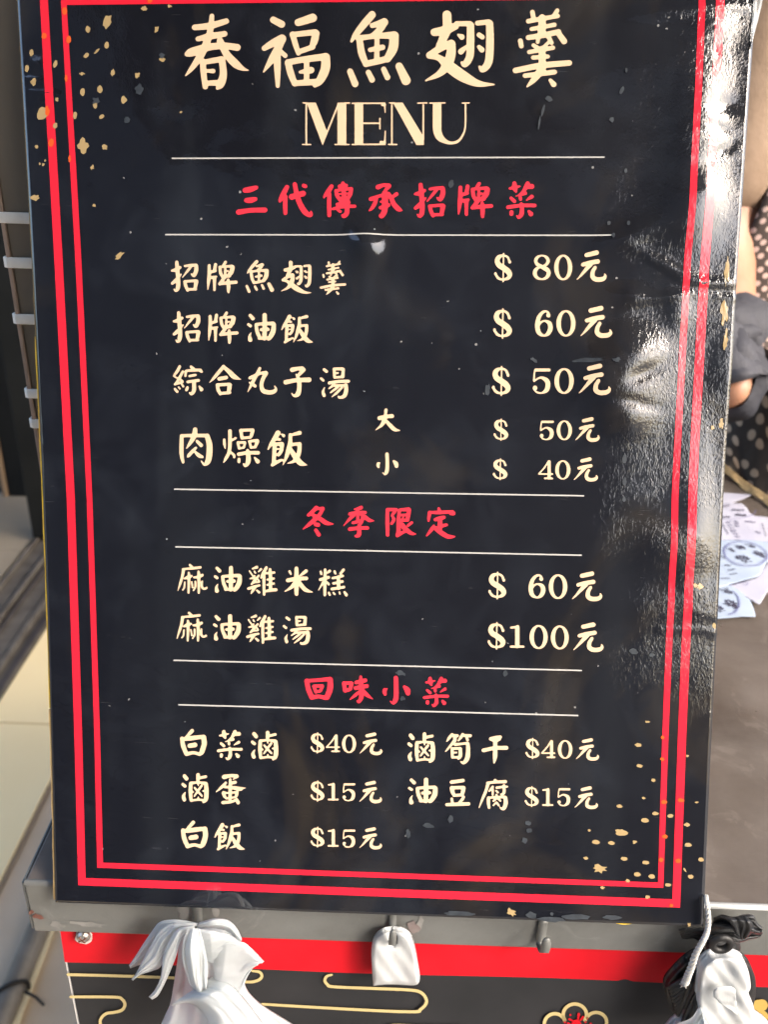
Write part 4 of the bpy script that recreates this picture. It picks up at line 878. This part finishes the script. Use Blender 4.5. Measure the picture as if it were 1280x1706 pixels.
def stamp_glyph(ent, ch, cxp, cyp, size, ang, mat_=None):
    """brush character printed on a slip; centre in tracing pixels, size in millimetres"""
    e, c, z, curl = ent; x0, y0, sc, prim, lo, hi = sdf_glyph(ch); key = (ch, 'st')
    if key not in _cache: _cache[key] = contour(prim, lo, hi, 34, 0, 5.)
    P, Fc = _cache[key]; wp = at(1180+cxp/6.82, 810+cyp/6.82, 2, z); m0 = (lo+hi)/2; k = size/max(hi-lo); V = []
    for x, y in P:
        a, b = (x-m0[0])*k, -(y-m0[1])*k; xx = a*math.cos(ang)-b*math.sin(ang); yy = a*math.sin(ang)+b*math.cos(ang)
        X_, Y_ = (wp[0]-c[0])*1000+xx, (wp[1]-c[1])*1000+yy
        V.append((c[0]+X_/1000, c[1]+Y_/1000, z+.00045+buck(X_, Y_, curl)))
    mesh('stamp_character', V, Fc, mat_ or M_ink, e, False)
def jit(x0, y0, x1, y1, n, r_=3.2):
    out = []
    for k in range(n):
        t = k/n; x = x0+(x1-x0)*t; y = y0+(y1-y0)*t; a = random.uniform(-5, 5)
        out.append('%.1f,%.1f,%.1f %.1f,%.1f,%.1f' % (x, y+a, r_*.6, x+(x1-x0)/n*.7, y+(y1-y0)/n*.7-a*.5, r_*.6))
    return out+[('%.1f,%.1f,%.1f %.1f,%.1f,%.1f' % (float(q.split()[0].split(',')[0])+6, float(q.split()[0].split(',')[1])-9, r_*.5, float(q.split()[0].split(',')[0])-1, float(q.split()[0].split(',')[1])+11, r_*.5)) for q in out]
s1 = slip(c8("60,82 165,88 505,105 400,155 265,205 60,260"), .0006, M_slip, 'narrow lilac paper slip furthest back on the counter')
s2 = slip(c8("-40,200 160,200 390,205 440,260 475,320 530,350 800,362 800,700 -40,700"), .0012, M_slip, 'lilac order slip with printed columns under the blue stamped slip')
s5 = slip(c8("-60,1130 215,1120 330,1180 470,1290 520,1400 545,1495 400,1490 240,1502 -60,1515"), .0018, M_slipb, 'nearest pale blue slip with half a round stamp')
s4 = slip(c8("225,1135 560,1040 690,860 860,700 900,900 700,1180 645,1260 585,1358"), .0026, M_slip, 'lilac slip with thin ruled frame and a curled corner pointing at the viewer')
s3 = slip(c8("-60,622 150,620 500,616 800,640 760,800 660,885 600,1010 555,1042 350,1092 120,1160 -60,1210"), .0036, M_slipb, 'pale blue order slip with full round stamp on top of the stack')
ring = lambda cx, cy, rx, ry, a0, a1, r_, rot=0.: ' '.join('%.1f,%.1f,%.1f' % (cx+rx*math.cos(R(a0+(a1-a0)*k/28))*math.cos(rot)-ry*math.sin(R(a0+(a1-a0)*k/28))*math.sin(rot), cy+rx*math.cos(R(a0+(a1-a0)*k/28))*math.sin(rot)+ry*math.sin(R(a0+(a1-a0)*k/28))*math.cos(rot), r_) for k in range(29))
slip_marks(s3, [ring(425, 780, 258, 148, 0, 360, 3, .14), ring(425, 780, 243, 136, 0, 360, 6, .14), ring(425, 780, 222, 122, 0, 360, 2.5, .14)], M_ring, 'stamp_ring', 150)
for ch, x, y, sz in (('羹', 270, 742, 8), ('翅', 375, 712, 8.5), ('魚', 490, 690, 8.5), ('春', 580, 790, 12), ('福', 410, 845, 12)): stamp_glyph(s3, ch, x, y, sz, R(196))
slip_quads(s3, jit(250, 1010, 340, 1000, 4, 2.6)+jit(150, 1060, 260, 1050, 5, 2.6)+jit(140, 800, 200, 840, 3)+jit(190, 905, 270, 910, 3, 4)+jit(230, 960, 320, 950, 4), M_ink)
slip_marks(s3, ["150,905,2 235,990,2", "140,1012,2 235,990,2"], M_faint)
slip_marks(s2, [ring(280, 300, 260, 82, -10, 120, 4)], M_ring, 'stamp_ring', 110)
slip_quads(s2, jit(160, 240, 250, 232, 4, 4)+jit(170, 440, 235, 560, 6, 3)+jit(620, 440, 660, 600, 6, 3)+jit(270, 285, 420, 290, 5, 5)+jit(310, 340, 440, 350, 6, 6)+jit(160, 355, 260, 360, 4, 4), M_ink)
slip_quads(s2, sum([jit(210+i*18, 410+i*35, 270+i*18, 412+i*35, 3, 3.4) for i in range(4)], [])+sum([jit(300+i*8, 410+i*25, 350+i*8, 412+i*25, 3, 3.6) for i in range(3)], [])+sum([jit(270+i*20, 520+i*30, 330+i*20, 525+i*30, 3, 3.2) for i in range(3)], [])+jit(425, 415, 550, 425, 6, 4.4)+jit(550, 540, 605, 552, 3, 4.4), M_faint)
slip_marks(s2, ["570,440,1.6 620,515,1.6", "450,480,1.6 480,515,1.6 620,515,1.6"], M_faint)
slip_marks(s4, ["655,890,1.8 480,1215,1.8", "480,1215,1.8 340,1130,1.8"], M_faint)
slip_marks(s4, ["400,1095,3 430,1085,3 455,1105,3 440,1128,3 412,1122,3 400,1095,3", "240,1135,4 395,1092,4"], M_ring)
slip_marks(s5, [ring(200, 1330, 170, 150, -78, 60, 3, .35), ring(200, 1330, 152, 138, -78, 60, 7, .35)], M_ring, 'stamp_ring', 90)
for ch, x, y, sz in (('魚', 215, 1215, 9), ('春', 265, 1360, 13), ('福', 125, 1400, 9)): stamp_glyph(s5, ch, x, y, sz, R(200))

# ------------------------------------------------------------------ polka-dot cloth with a scalloped lace hem at the back of the counter
def dots(name, base1, base2, dot, sc, rad, rough=.8, jit_=.25):
    m = mat(name, base1, rough, spec=.2); tc = N(m, 'ShaderNodeUVMap'); mp = N(m, 'ShaderNodeMapping'); mp.inputs['Scale'].default_value = (sc, sc, sc)
    mp.inputs['Rotation'].default_value = (0, 0, .62); L(m, tc.outputs[0], mp.inputs[0])
    vo = N(m, 'ShaderNodeTexVoronoi'); vo.voronoi_dimensions = '2D'; vo.inputs['Scale'].default_value = 1; vo.inputs['Randomness'].default_value = jit_; L(m, mp.outputs[0], vo.inputs['Vector'])
    fabric = ramp(m, noise(m, coords(m), 30, 5, .6), [(.35, base1), (.65, base2)])
    d = ramp(m, vo.outputs['Distance'], [(rad, (1, 1, 1)), (rad+.05, (0, 0, 0))])
    L(m, mix(m, d, fabric, dot), bs(m).inputs['Base Color'])
    bump(m, noise(m, coords(m), 900, 2), .3, .0004); return m
M_apron = dots('apron_dots', (.060, .045, .040), (.085, .068, .062), (.50, .37, .33), 105, .27)
M_cloth = dots('cloth_dots', (.050, .038, .030), (.070, .060, .052), (.50, .38, .27), 42, .24, jit_=.5)
M_lace = mixed('tan_lace', (.42, .28, .13), (.55, .40, .20), 220, .85, .4, .0008)
def uvgrid(o, n, m_, su, sv):
    me = o.data; lay = me.uv_layers.new(name='UVMap')
    for l in me.loops:
        i, k = divmod(l.vertex_index % (n*m_), m_); lay.data[l.index].uv = (k/(m_-1)*su, i/(n-1)*sv)
def grid(name, fn, n, m_, su, sv, mat_, parent, label=None, thick=.001):
    V = [tuple(fn(i/(n-1), k/(m_-1))) for i in range(n) for k in range(m_)]
    F = [(i*m_+k, i*m_+k+1, (i+1)*m_+k+1, (i+1)*m_+k) for i in range(n-1) for k in range(m_-1)]
    o = mesh(name, V, F, mat_, parent, True, label); uvgrid(o, n, m_, su, sv)
    s = o.modifiers.new('s', 'SOLIDIFY'); s.thickness = thick; return o
h0 = at(1196, 770, 2, .004); h1 = at(1290, 838, 2, .004); hd = (h1-h0); hx = hd/np.linalg.norm(hd)
cl = empty('polka_dot_cloth', (float(h0[0]), float(h0[1]), 0), 'dark cloth with large pale dots and scalloped tan lace hem on the counter', 'cloth')
wdt = .30
def cf(s, t):
    p = h0+hx*(t-.35)*wdt; q = p+np.array([.35, 1, 0])*.12*s
    return (q[0], q[1], .004+.10*s**1.5+.003*math.sin(t*21+s*4)+.002*math.sin(t*47))
grid('dotted_fabric', cf, 26, 60, .30, .17, M_cloth, cl)
def lf(s, t):
    p = h0+hx*(t-.35)*wdt; sca = .0024*abs(math.sin(t*46)); q = p+np.array([-.30, -.95, 0])*((.0115+sca)*s-.001)
    return (q[0], q[1], .0058-.0042*s+.0012*math.sin(t*46)*s+.001*math.sin(t*21))
grid('lace_hem', lf, 8, 260, .3, .02, M_lace, cl, 'scalloped tan lace hem')

# ------------------------------------------------------------------ the seller behind the counter
YP = .62
pr_ = at(1262, 400, 1, YP)
PX = .585                                         # body centre
per = empty('person', (PX, .76, -.8), 'person in beige shirt, grey sleeve covers and dark polka dot apron behind the counter', 'person')
M_skin = mixed('skin', (.30, .145, .085), (.36, .185, .115), 30, .5, .15, .0006, Subsurface_Weight=.1)
M_shirt = mixed('beige_shirt', (.20, .135, .088), (.29, .205, .145), 14, .85, .6, .004)
M_sleeve = mixed('grey_sleeve', (.020, .021, .029), (.040, .041, .052), 18, .75, .6, .004)
M_trou = mixed('dark_trousers', (.04, .04, .05), (.06, .06, .07), 20, .8)
M_hair = mixed('dark_hair', (.02, .015, .012), (.05, .035, .03), 200, .5, .6, .002)
def skin(name, verts, edges, radii, mat_, parent, root=0, sub=2, label=None):
    off = Vector((0, 0, 0)); p = parent
    while p is not None: off += p.location; p = p.parent
    me = bpy.data.meshes.new(name); me.from_pydata([tuple(Vector(v)-off) for v in verts], edges, []); me.update()
    me.materials.append(mat_); o = bpy.data.objects.new(name, me); C.objects.link(o); o.parent = parent
    sk = o.modifiers.new('skin', 'SKIN'); sk.use_smooth_shade = True
    for i, r_ in enumerate(radii):
        d = me.skin_vertices[0].data[i]; d.radius = (r_, r_) if not isinstance(r_, tuple) else r_; d.use_root = (i == root)
    sb = o.modifiers.new('sub', 'SUBSURF'); sb.levels = sub; sb.render_levels = sub
    if label: o['label'] = label
    return o
sh = at(1262, 60, 1, .70); el = at(1205, 415, 1, .64); wr_ = at(1216, 628, 1, .52); hn = at(1207, 686, 1, .50)
shv = (float(sh[0])+.015, .72, .56); elv = (float(el[0]), .66, float(el[2])); wrv = (float(wr_[0]), .52, float(wr_[2])); hnv = (float(hn[0]), .50, float(hn[2]))
BV = [(PX,.76,.05),(PX,.76,.22),(PX,.75,.42),(PX,.75,.56),(PX,.75,.66),(PX,.74,.72),(PX,.73,.80),(PX,.73,.87),(PX,.74,.93),
      shv, elv, wrv, hnv,
      (PX+.20,.74,.56),(PX+.25,.70,.30),(PX+.12,.56,.16),(PX+.06,.52,.12),
      (PX-.09,.76,-.05),(PX-.09,.74,-.40),(PX-.09,.76,-.74),(PX-.09,.68,-.78),
      (PX+.09,.76,-.05),(PX+.09,.74,-.40),(PX+.09,.76,-.74),(PX+.09,.68,-.78)]
BE = [(0,1),(1,2),(2,3),(3,4),(4,5),(5,6),(6,7),(7,8),(3,9),(9,10),(10,11),(11,12),(3,13),(13,14),(14,15),(15,16),(0,17),(17,18),(18,19),(19,20),(0,21),(21,22),(22,23),(23,24)]
BR = [(.14,.11),(.12,.10),(.14,.11),(.13,.09),.05,.055,.085,.095,.07,.052,.040,.026,(.034,.016),.052,.040,.026,(.034,.016),.085,.058,.04,.035,.085,.058,.04,.035]
skin('body', BV, BE, BR, M_skin, per, 0)
def fingers(h, d, side):
    d = Vector(d).normalized(); up = Vector((0, 0, 1)); lat = d.cross(up).normalized()
    for k, ln in enumerate((.052, .060, .056, .044)):
        b = Vector(h)+lat*(k-1.5)*.016+d*.012
        pts = [b, b+d*ln*.45+Vector((0, 0, .004)), b+d*ln*.8-Vector((0, 0, .006)), b+d*ln-Vector((0, 0, .016))]
        skin('finger', [tuple(p) for p in pts], [(0,1),(1,2),(2,3)], [.009, .0082, .0075, .0062], M_skin, per, 0)
    b = Vector(h)-lat*.026*side; pts = [b-d*.02, b-lat*.018*side+d*.008, b-lat*.024*side+d*.03]
    skin('thumb', [tuple(p) for p in pts], [(0,1),(1,2)], [.011, .010, .008], M_skin, per, 0)
dv = (Vector(hnv)-Vector(wrv)); fingers(hnv, (-1, -.1, -.42), -1)
fingers((PX+.06,.52,.12), (-.5, -.6, -.2), -1)
# shirt: torso and both upper sleeves as one shell
skin('shirt', [BV[0],BV[1],BV[2],BV[3],(PX,.75,.63),shv,(elv[0]*.5+shv[0]*.5,(shv[1]+elv[1])/2,(shv[2]+elv[2])/2),(elv[0],elv[1]+.004,elv[2]+.02),BV[13],(PX+.235,.72,.42),(PX+.25,.70,.31)],
     [(0,1),(1,2),(2,3),(3,4),(3,5),(5,6),(6,7),(3,8),(8,9),(9,10)], [(.16,.13),(.145,.12),(.16,.125),(.155,.105),.062,.075,.066,.056,.075,.066,.058], M_shirt, per, 0, 3, 'beige shirt')
# bunched grey sleeve cover on the forearm: tube with ring folds
def sleeve(a, b, r0, r1, lab):
    a, b = Vector(a), Vector(b); pts = [a+(b-a)*i/40+Vector((.004*math.sin(i*.55), 0, .003*math.sin(i*.8))) for i in range(41)]
    rad = [r0+(r1-r0)*i/40+.0045*math.sin(i*1.05)+.003*math.sin(i*.43) for i in range(41)]
    tube('sleeve_cover', pts, rad, M_sleeve, per, 36, lab, wob=lambda i, an: .10*math.sin(2*an+i*.33)+.06*math.sin(5*an-i*.5), cap=False)
e2 = Vector(elv)+(Vector(wrv)-Vector(elv))*.66
sleeve(e2, Vector(wrv)+(Vector(hnv)-Vector(wrv))*.35, .034, .033, 'bunched dark grey sleeve cover')
sleeve((PX+.17,.62,.22), (PX+.10,.55,.145), .045, .036, 'dark grey sleeve cover on the other arm')
# apron: curved bib and skirt
ed = [at(x, y, 1, .61) for x, y in ((1218, 520), (1240, 428), (1262, 380), (1290, 318))]
zt_ = .50
def af(s, t):
    z = -.06+(zt_+.06)*s
    left = float(np.interp(z, [-.06, ed[0][2], ed[1][2], ed[2][2], ed[3][2], .5], [ed[0][0]-.05, ed[0][0]-.006, ed[1][0], ed[2][0], ed[3][0], PX-.10]))
    x = left+(2*PX-2*left)*t if left < PX else PX
    return (x, .612+.10*(abs(2*t-1))**3*.15+.006*math.sin(x*60+z*8)+.012*(z), z)
grid('apron', af, 60, 60, .46, .56, M_apron, per, 'dark apron with small pale polka dots', .0015)
for sgn in (-1, 1):
    tube('apron_strap', [(PX+sgn*.09, .615, .50), (PX+sgn*.075, .64, .60), (PX+sgn*.055, .74, .67), (PX+sgn*.03, .80, .66)], .010, M_apron, per, 8)
tube('trousers', [(PX-.09,.76,.0),(PX-.09,.74,-.40),(PX-.09,.76,-.74)], [.115,.085,.07], M_trou, per, 20, 'dark trouser leg')
tube('trousers', [(PX+.09,.76,.0),(PX+.09,.74,-.40),(PX+.09,.76,-.74)], [.115,.085,.07], M_trou, per, 20, 'dark trouser leg')
# head details (above the frame)
def ball(name, c, r_, mat_, parent, sx=1, sy=1, sz=1, n=20, cut=None):
    V = []; F = []; m_ = n//2
    for j in range(m_+1):
        for i in range(n):
            th = math.pi*j/m_; ph = 2*math.pi*i/n; V.append((c[0]+r_*sx*math.sin(th)*math.cos(ph), c[1]+r_*sy*math.sin(th)*math.sin(ph), c[2]+r_*sz*math.cos(th)))
    for j in range(m_ if cut is None else cut):
        for i in range(n): F.append((j*n+i, (j+1)*n+i, (j+1)*n+(i+1) % n, j*n+(i+1) % n))
    return mesh(name, V, F, mat_, parent, True)
ball('hair', (PX, .785, .86), .112, M_hair, per, .98, 1.0, 1.15, 28, 10)
for s in (-1, 1):
    ball('eye', (PX+s*.032, .648, .855), .011, mat('eye_dark', (.03, .02, .02), .2), per, 1.3, .7, .7)
    ball('ear', (PX+s*.092, .735, .85), .024, M_skin, per, .4, .7, 1.2)
ball('nose', (PX, .640, .825), .015, M_skin, per, .8, 1.1, 1.3)
ball('mouth', (PX, .652, .79), .02, mat('lips', (.45, .15, .12), .5), per, 1.2, .4, .35)

# ------------------------------------------------------------------ brown panel behind the board with white bands
M_panel = mixed('brown_panel', (.115, .098, .074), (.19, .165, .13), 14, .55, .2, .0015, scale=(1, 1, .25))
YQ = .146
pe = at(0, 310, 1, YQ); pe2 = at(66, 735, 1, YQ); PXL = float((pe[0]+pe2[0])/2)
pan = empty('brown_panel', (PXL, YQ, 0), 'upright grey-brown panel behind the left edge of the board with white bands', 'panel')
box('panel_sheet', (PXL, YQ, 0.001), (.095, YQ+.012, .62), M_panel, pan, .0008)
M_trim = mixed('panel_edge_trim', (.30, .22, .17), (.38, .28, .22), 60, .6)
box('edge_trim', (PXL-.0022, YQ-.001, .0012), (PXL-.0002, YQ+.013, .62), M_trim, pan, .0004, 'thin pinkish edge trim')
M_band = mixed('white_band', (.86, .86, .82), (.78, .76, .70), 90, .5)
for y in (362, 437, 531, 655, 705):
    z = float(at(max(6, (y-310)*.155), y, 1, YQ)[2]); x0 = PXL-.0042
    V = []; F = []
    for i, (x, yy) in enumerate(((.09, YQ-.0012), (x0+.002, YQ-.0012), (x0, YQ), (x0, YQ+.013), (x0+.002, YQ+.0142), (.09, YQ+.0142))):
        V += [(x, yy, z-.0026), (x, yy, z+.0026)]
    for i in range(5): F.append((2*i, 2*i+1, 2*i+3, 2*i+2))
    o = mesh('white_band', V, F, M_band, pan, True); s = o.modifiers.new('s', 'SOLIDIFY'); s.thickness = .0009
    bevel(o, .0004)

# ------------------------------------------------------------------ floor, door track, pipe, back walls, added canopy and wall opposite
ZF = -.8
M_tile = mixed('beige_tile', (.86, .66, .345), (.90, .72, .41), 2.2, .5, .06, .001)
M_tile2 = mixed('grey_beige_tile', (.25, .205, .145), (.31, .26, .19), 2.5, .42)
M_conc = mixed('pinkish_concrete', (.56, .43, .29), (.64, .50, .35), 7, .8, .3, .002)
M_ground = mixed('paving', (.13, .122, .11), (.18, .168, .15), 3, .85, .3, .003)
M_grout = mat('grout', (.30, .24, .18), .9)
V, F = boxvf((-60, -60, ZF-.12), (60, 60, ZF-.028)); tag(mesh('ground', V, F, M_ground), kind='structure')
V, F = boxvf((-.585, -.3, ZF-.0279), (-.22, 3.4, ZF-.012)); tag(mesh('concrete_floor', V, F, M_conc), kind='structure')
V, F = boxvf((-.77, -2, ZF-.0279), (-.586, 3, ZF-.006)); wf = tag(mesh('tiled_floor', V, F, M_grout), kind='structure')
def tile(x0, y0, x1, y1, m, par, z=ZF):
    g = .0022; o = box('tile', (x0+g, y0+g, ZF-.0055), (x1-g, y1-g, z+random.uniform(-.0004, .0004)), m, par, .0012); return o
for i in range(-4, 4):
    tile(-.77, 1.037+.6*i, -.588, 1.037+.6*(i+1), M_tile, wf)
V, F = boxvf((-5, -2, ZF-.0279), (-.956, 3, ZF-.006)); wf2 = tag(mesh('inner_floor', V, F, M_grout), kind='structure')
for i in range(-3, 2):
    for k in range(4): tile(-.957-.6*(k+1), 1.71+.6*i, -.957-.6*k, 1.71+.6*(i+1), M_tile2, wf2)
M_track = mixed('track_metal', (.10, .085, .07), (.17, .15, .125), 20, .5, metal=.3)
M_trackd = mixed('track_dark', (.035, .03, .03), (.06, .052, .05), 20, .5)
tr = empty('door_track', (-.86, 1, ZF), 'grey metal sliding door track running back along the floor', 'door track')
box('track_base', (-.955, -2, ZF-.0278), (-.772, 3, ZF+.001), M_track, tr, .002)
for x, wd, hh, mm in ((-.945, .012, .012, M_track), (-.885, .010, .016, M_track), (-.868, .008, .010, M_trackd), (-.815, .014, .012, M_track), (-.790, .016, .006, M_trackd)):
    box('rail', (x, -2, ZF+.0011), (x+wd, 3, ZF+hh), mm, tr, .002)
M_dark = mixed('black_door_frame', (.008, .009, .009), (.015, .016, .015), 5, .5, spec=.2)
df = empty('door_frame', (-.90, 1.78, ZF), 'tall black door frame post standing on the track', 'door frame')
pl0 = at(47, 905, 2, ZF+.012)
box('post', (float(pl0[0]), 1.76, ZF+.0135), (-.70, 1.84, 1.75), M_dark, df, .004)
box('door_leaf', (-.855, 1.79, ZF+.02), (-.62, 1.82, 1.75), mixed('dark_leaf', (.010, .011, .011), (.016, .017, .016), 6, .5, spec=.2), df, .003)
bw = empty('shop_partition', (-1.2, 2.05, ZF), 'dark teal partition with narrow wooden edge behind the door frame', 'partition')
wj = at(17, 831, 1, 2.05)
box('panel', (-3, 2.06, ZF), (float(wj[0])-.012, 2.10, 1.7), mixed('teal_panel', (.02, .028, .028), (.035, .042, .042), 4, .5), bw)
box('wooden_edge', (float(wj[0])-.0119, 2.03, ZF), (float(wj[0])+.003, 2.10, 1.7), mixed('tan_wood', (.28, .175, .085), (.36, .235, .13), 20, .5, scale=(1, 1, .1)), bw, .002)
box('dark_jamb', (float(wj[0])+.0032, 2.035, ZF), (-.70, 2.10, 1.7), M_dark, bw, .003)
# pipe and cable on the ground by the counter
M_pipe = mixed('grey_pipe', (.17, .145, .115), (.23, .20, .165), 40, .5, metal=.2)
pc = at(30, 1623, 2, ZF+.010); pipe = empty('floor_pipe', (float(pc[0]), .5, ZF), 'grey pipe on the ground left of the counter with a black cable tie', 'pipe')
tube('pipe_run', [(float(pc[0]), -.6, ZF+.006), (float(pc[0]), 1.2, ZF+.006)], .0165, M_pipe, pipe, 24)
tc_ = at(18, 1643, 2, ZF+.02); tube('cable_tie', [(float(pc[0])+.0195*math.cos(a), float(tc_[1])+.012*math.cos(a)+.001*math.sin(a*3), ZF+.006+.0195*math.sin(a)) for a in np.linspace(0, 2*math.pi, 22)], .0026, M_bpad, pipe, 8)
tube('cable_tie_tail', [(float(pc[0])+.018, float(tc_[1]), ZF+.01), (float(pc[0])+.035, float(tc_[1])-.004, ZF+.004), (float(pc[0])+.048, float(tc_[1])-.012, ZF+.0)], .0022, M_bpad, pipe, 6)
cb = at(62, 1600, 2, ZF); tag(tube('yellow_cable', [(float(cb[0])+.003*math.sin(k*.9), -.4+k*.09, ZF-.005) for k in range(18)], .0065, mixed('cream_cable', (.55, .47, .30), (.62, .54, .36), 40, .6)), 'cream coloured cable lying beside the grey pipe', 'cable')
# stall back wall far behind the seller, with a dark rail
bwall = empty('stall_back_wall', (1.5, 2.4, ZF), 'pale grey wall with a black rail behind the seller', 'wall')
box('wall_panel', (-.60, 2.40, ZF), (3.2, 2.46, 1.78), mixed('pale_grey_wall', (.38, .38, .36), (.44, .44, .42), 3, .7), bwall)
rz = float(at(1262, 13, 1, 2.38)[2]); box('black_rail', (.55, 2.37, rz-.025), (3.1, 2.399, rz+.020), M_dark, bwall, .004)
# canopy added out of view to block sky and darken the board's reflections
aw = empty('added_awning', (0, .2, 1.75), 'dark canvas canopy added out of view over the stall to block sky', 'added_awning')
M_aw = mixed('added_awning_canvas', (.028, .032, .040), (.04, .045, .055), 6, .85)
def afn(s, t): return (AWX0+(AWX1-AWX0)*t, AWY0+(2.6-AWY0)*s, 1.80-.25*(1-s)+.02*math.sin(t*14)+.015*math.sin(s*9))
AWX0, AWX1, AWY0 = -.95, 1.3, -2.0
grid('added_canvas', afn, 30, 40, 1, 1, M_aw, aw, thick=.004)
for t in np.linspace(0, 1, 6):
    tube('added_awning_rib', [tuple(np.array(afn(s, t))-np.array([0, 0, .022])) for s in np.linspace(0, 1, 10)], .012, M_cab, aw, 8)
lw = empty('added_lane_wall', (-1.5, -3.2, ZF), 'dark shuttered wall added out of view across the lane to darken reflections', 'wall')  # wall added out of view, kept dark for the board's reflections
M_shut = mixed('added_shutter', (.045, .045, .05), (.065, .065, .07), 6, .6)
box('added_masonry', (-6, -3.4, ZF), (1.32, -3.22, 3.6), M_shut, lw)
for k in range(18): box('added_shutter_slat', (-2.6, -3.219, ZF+.1+k*.13), (1.25, -3.20, ZF+.1+k*.13+.12), M_shut, lw, .01)
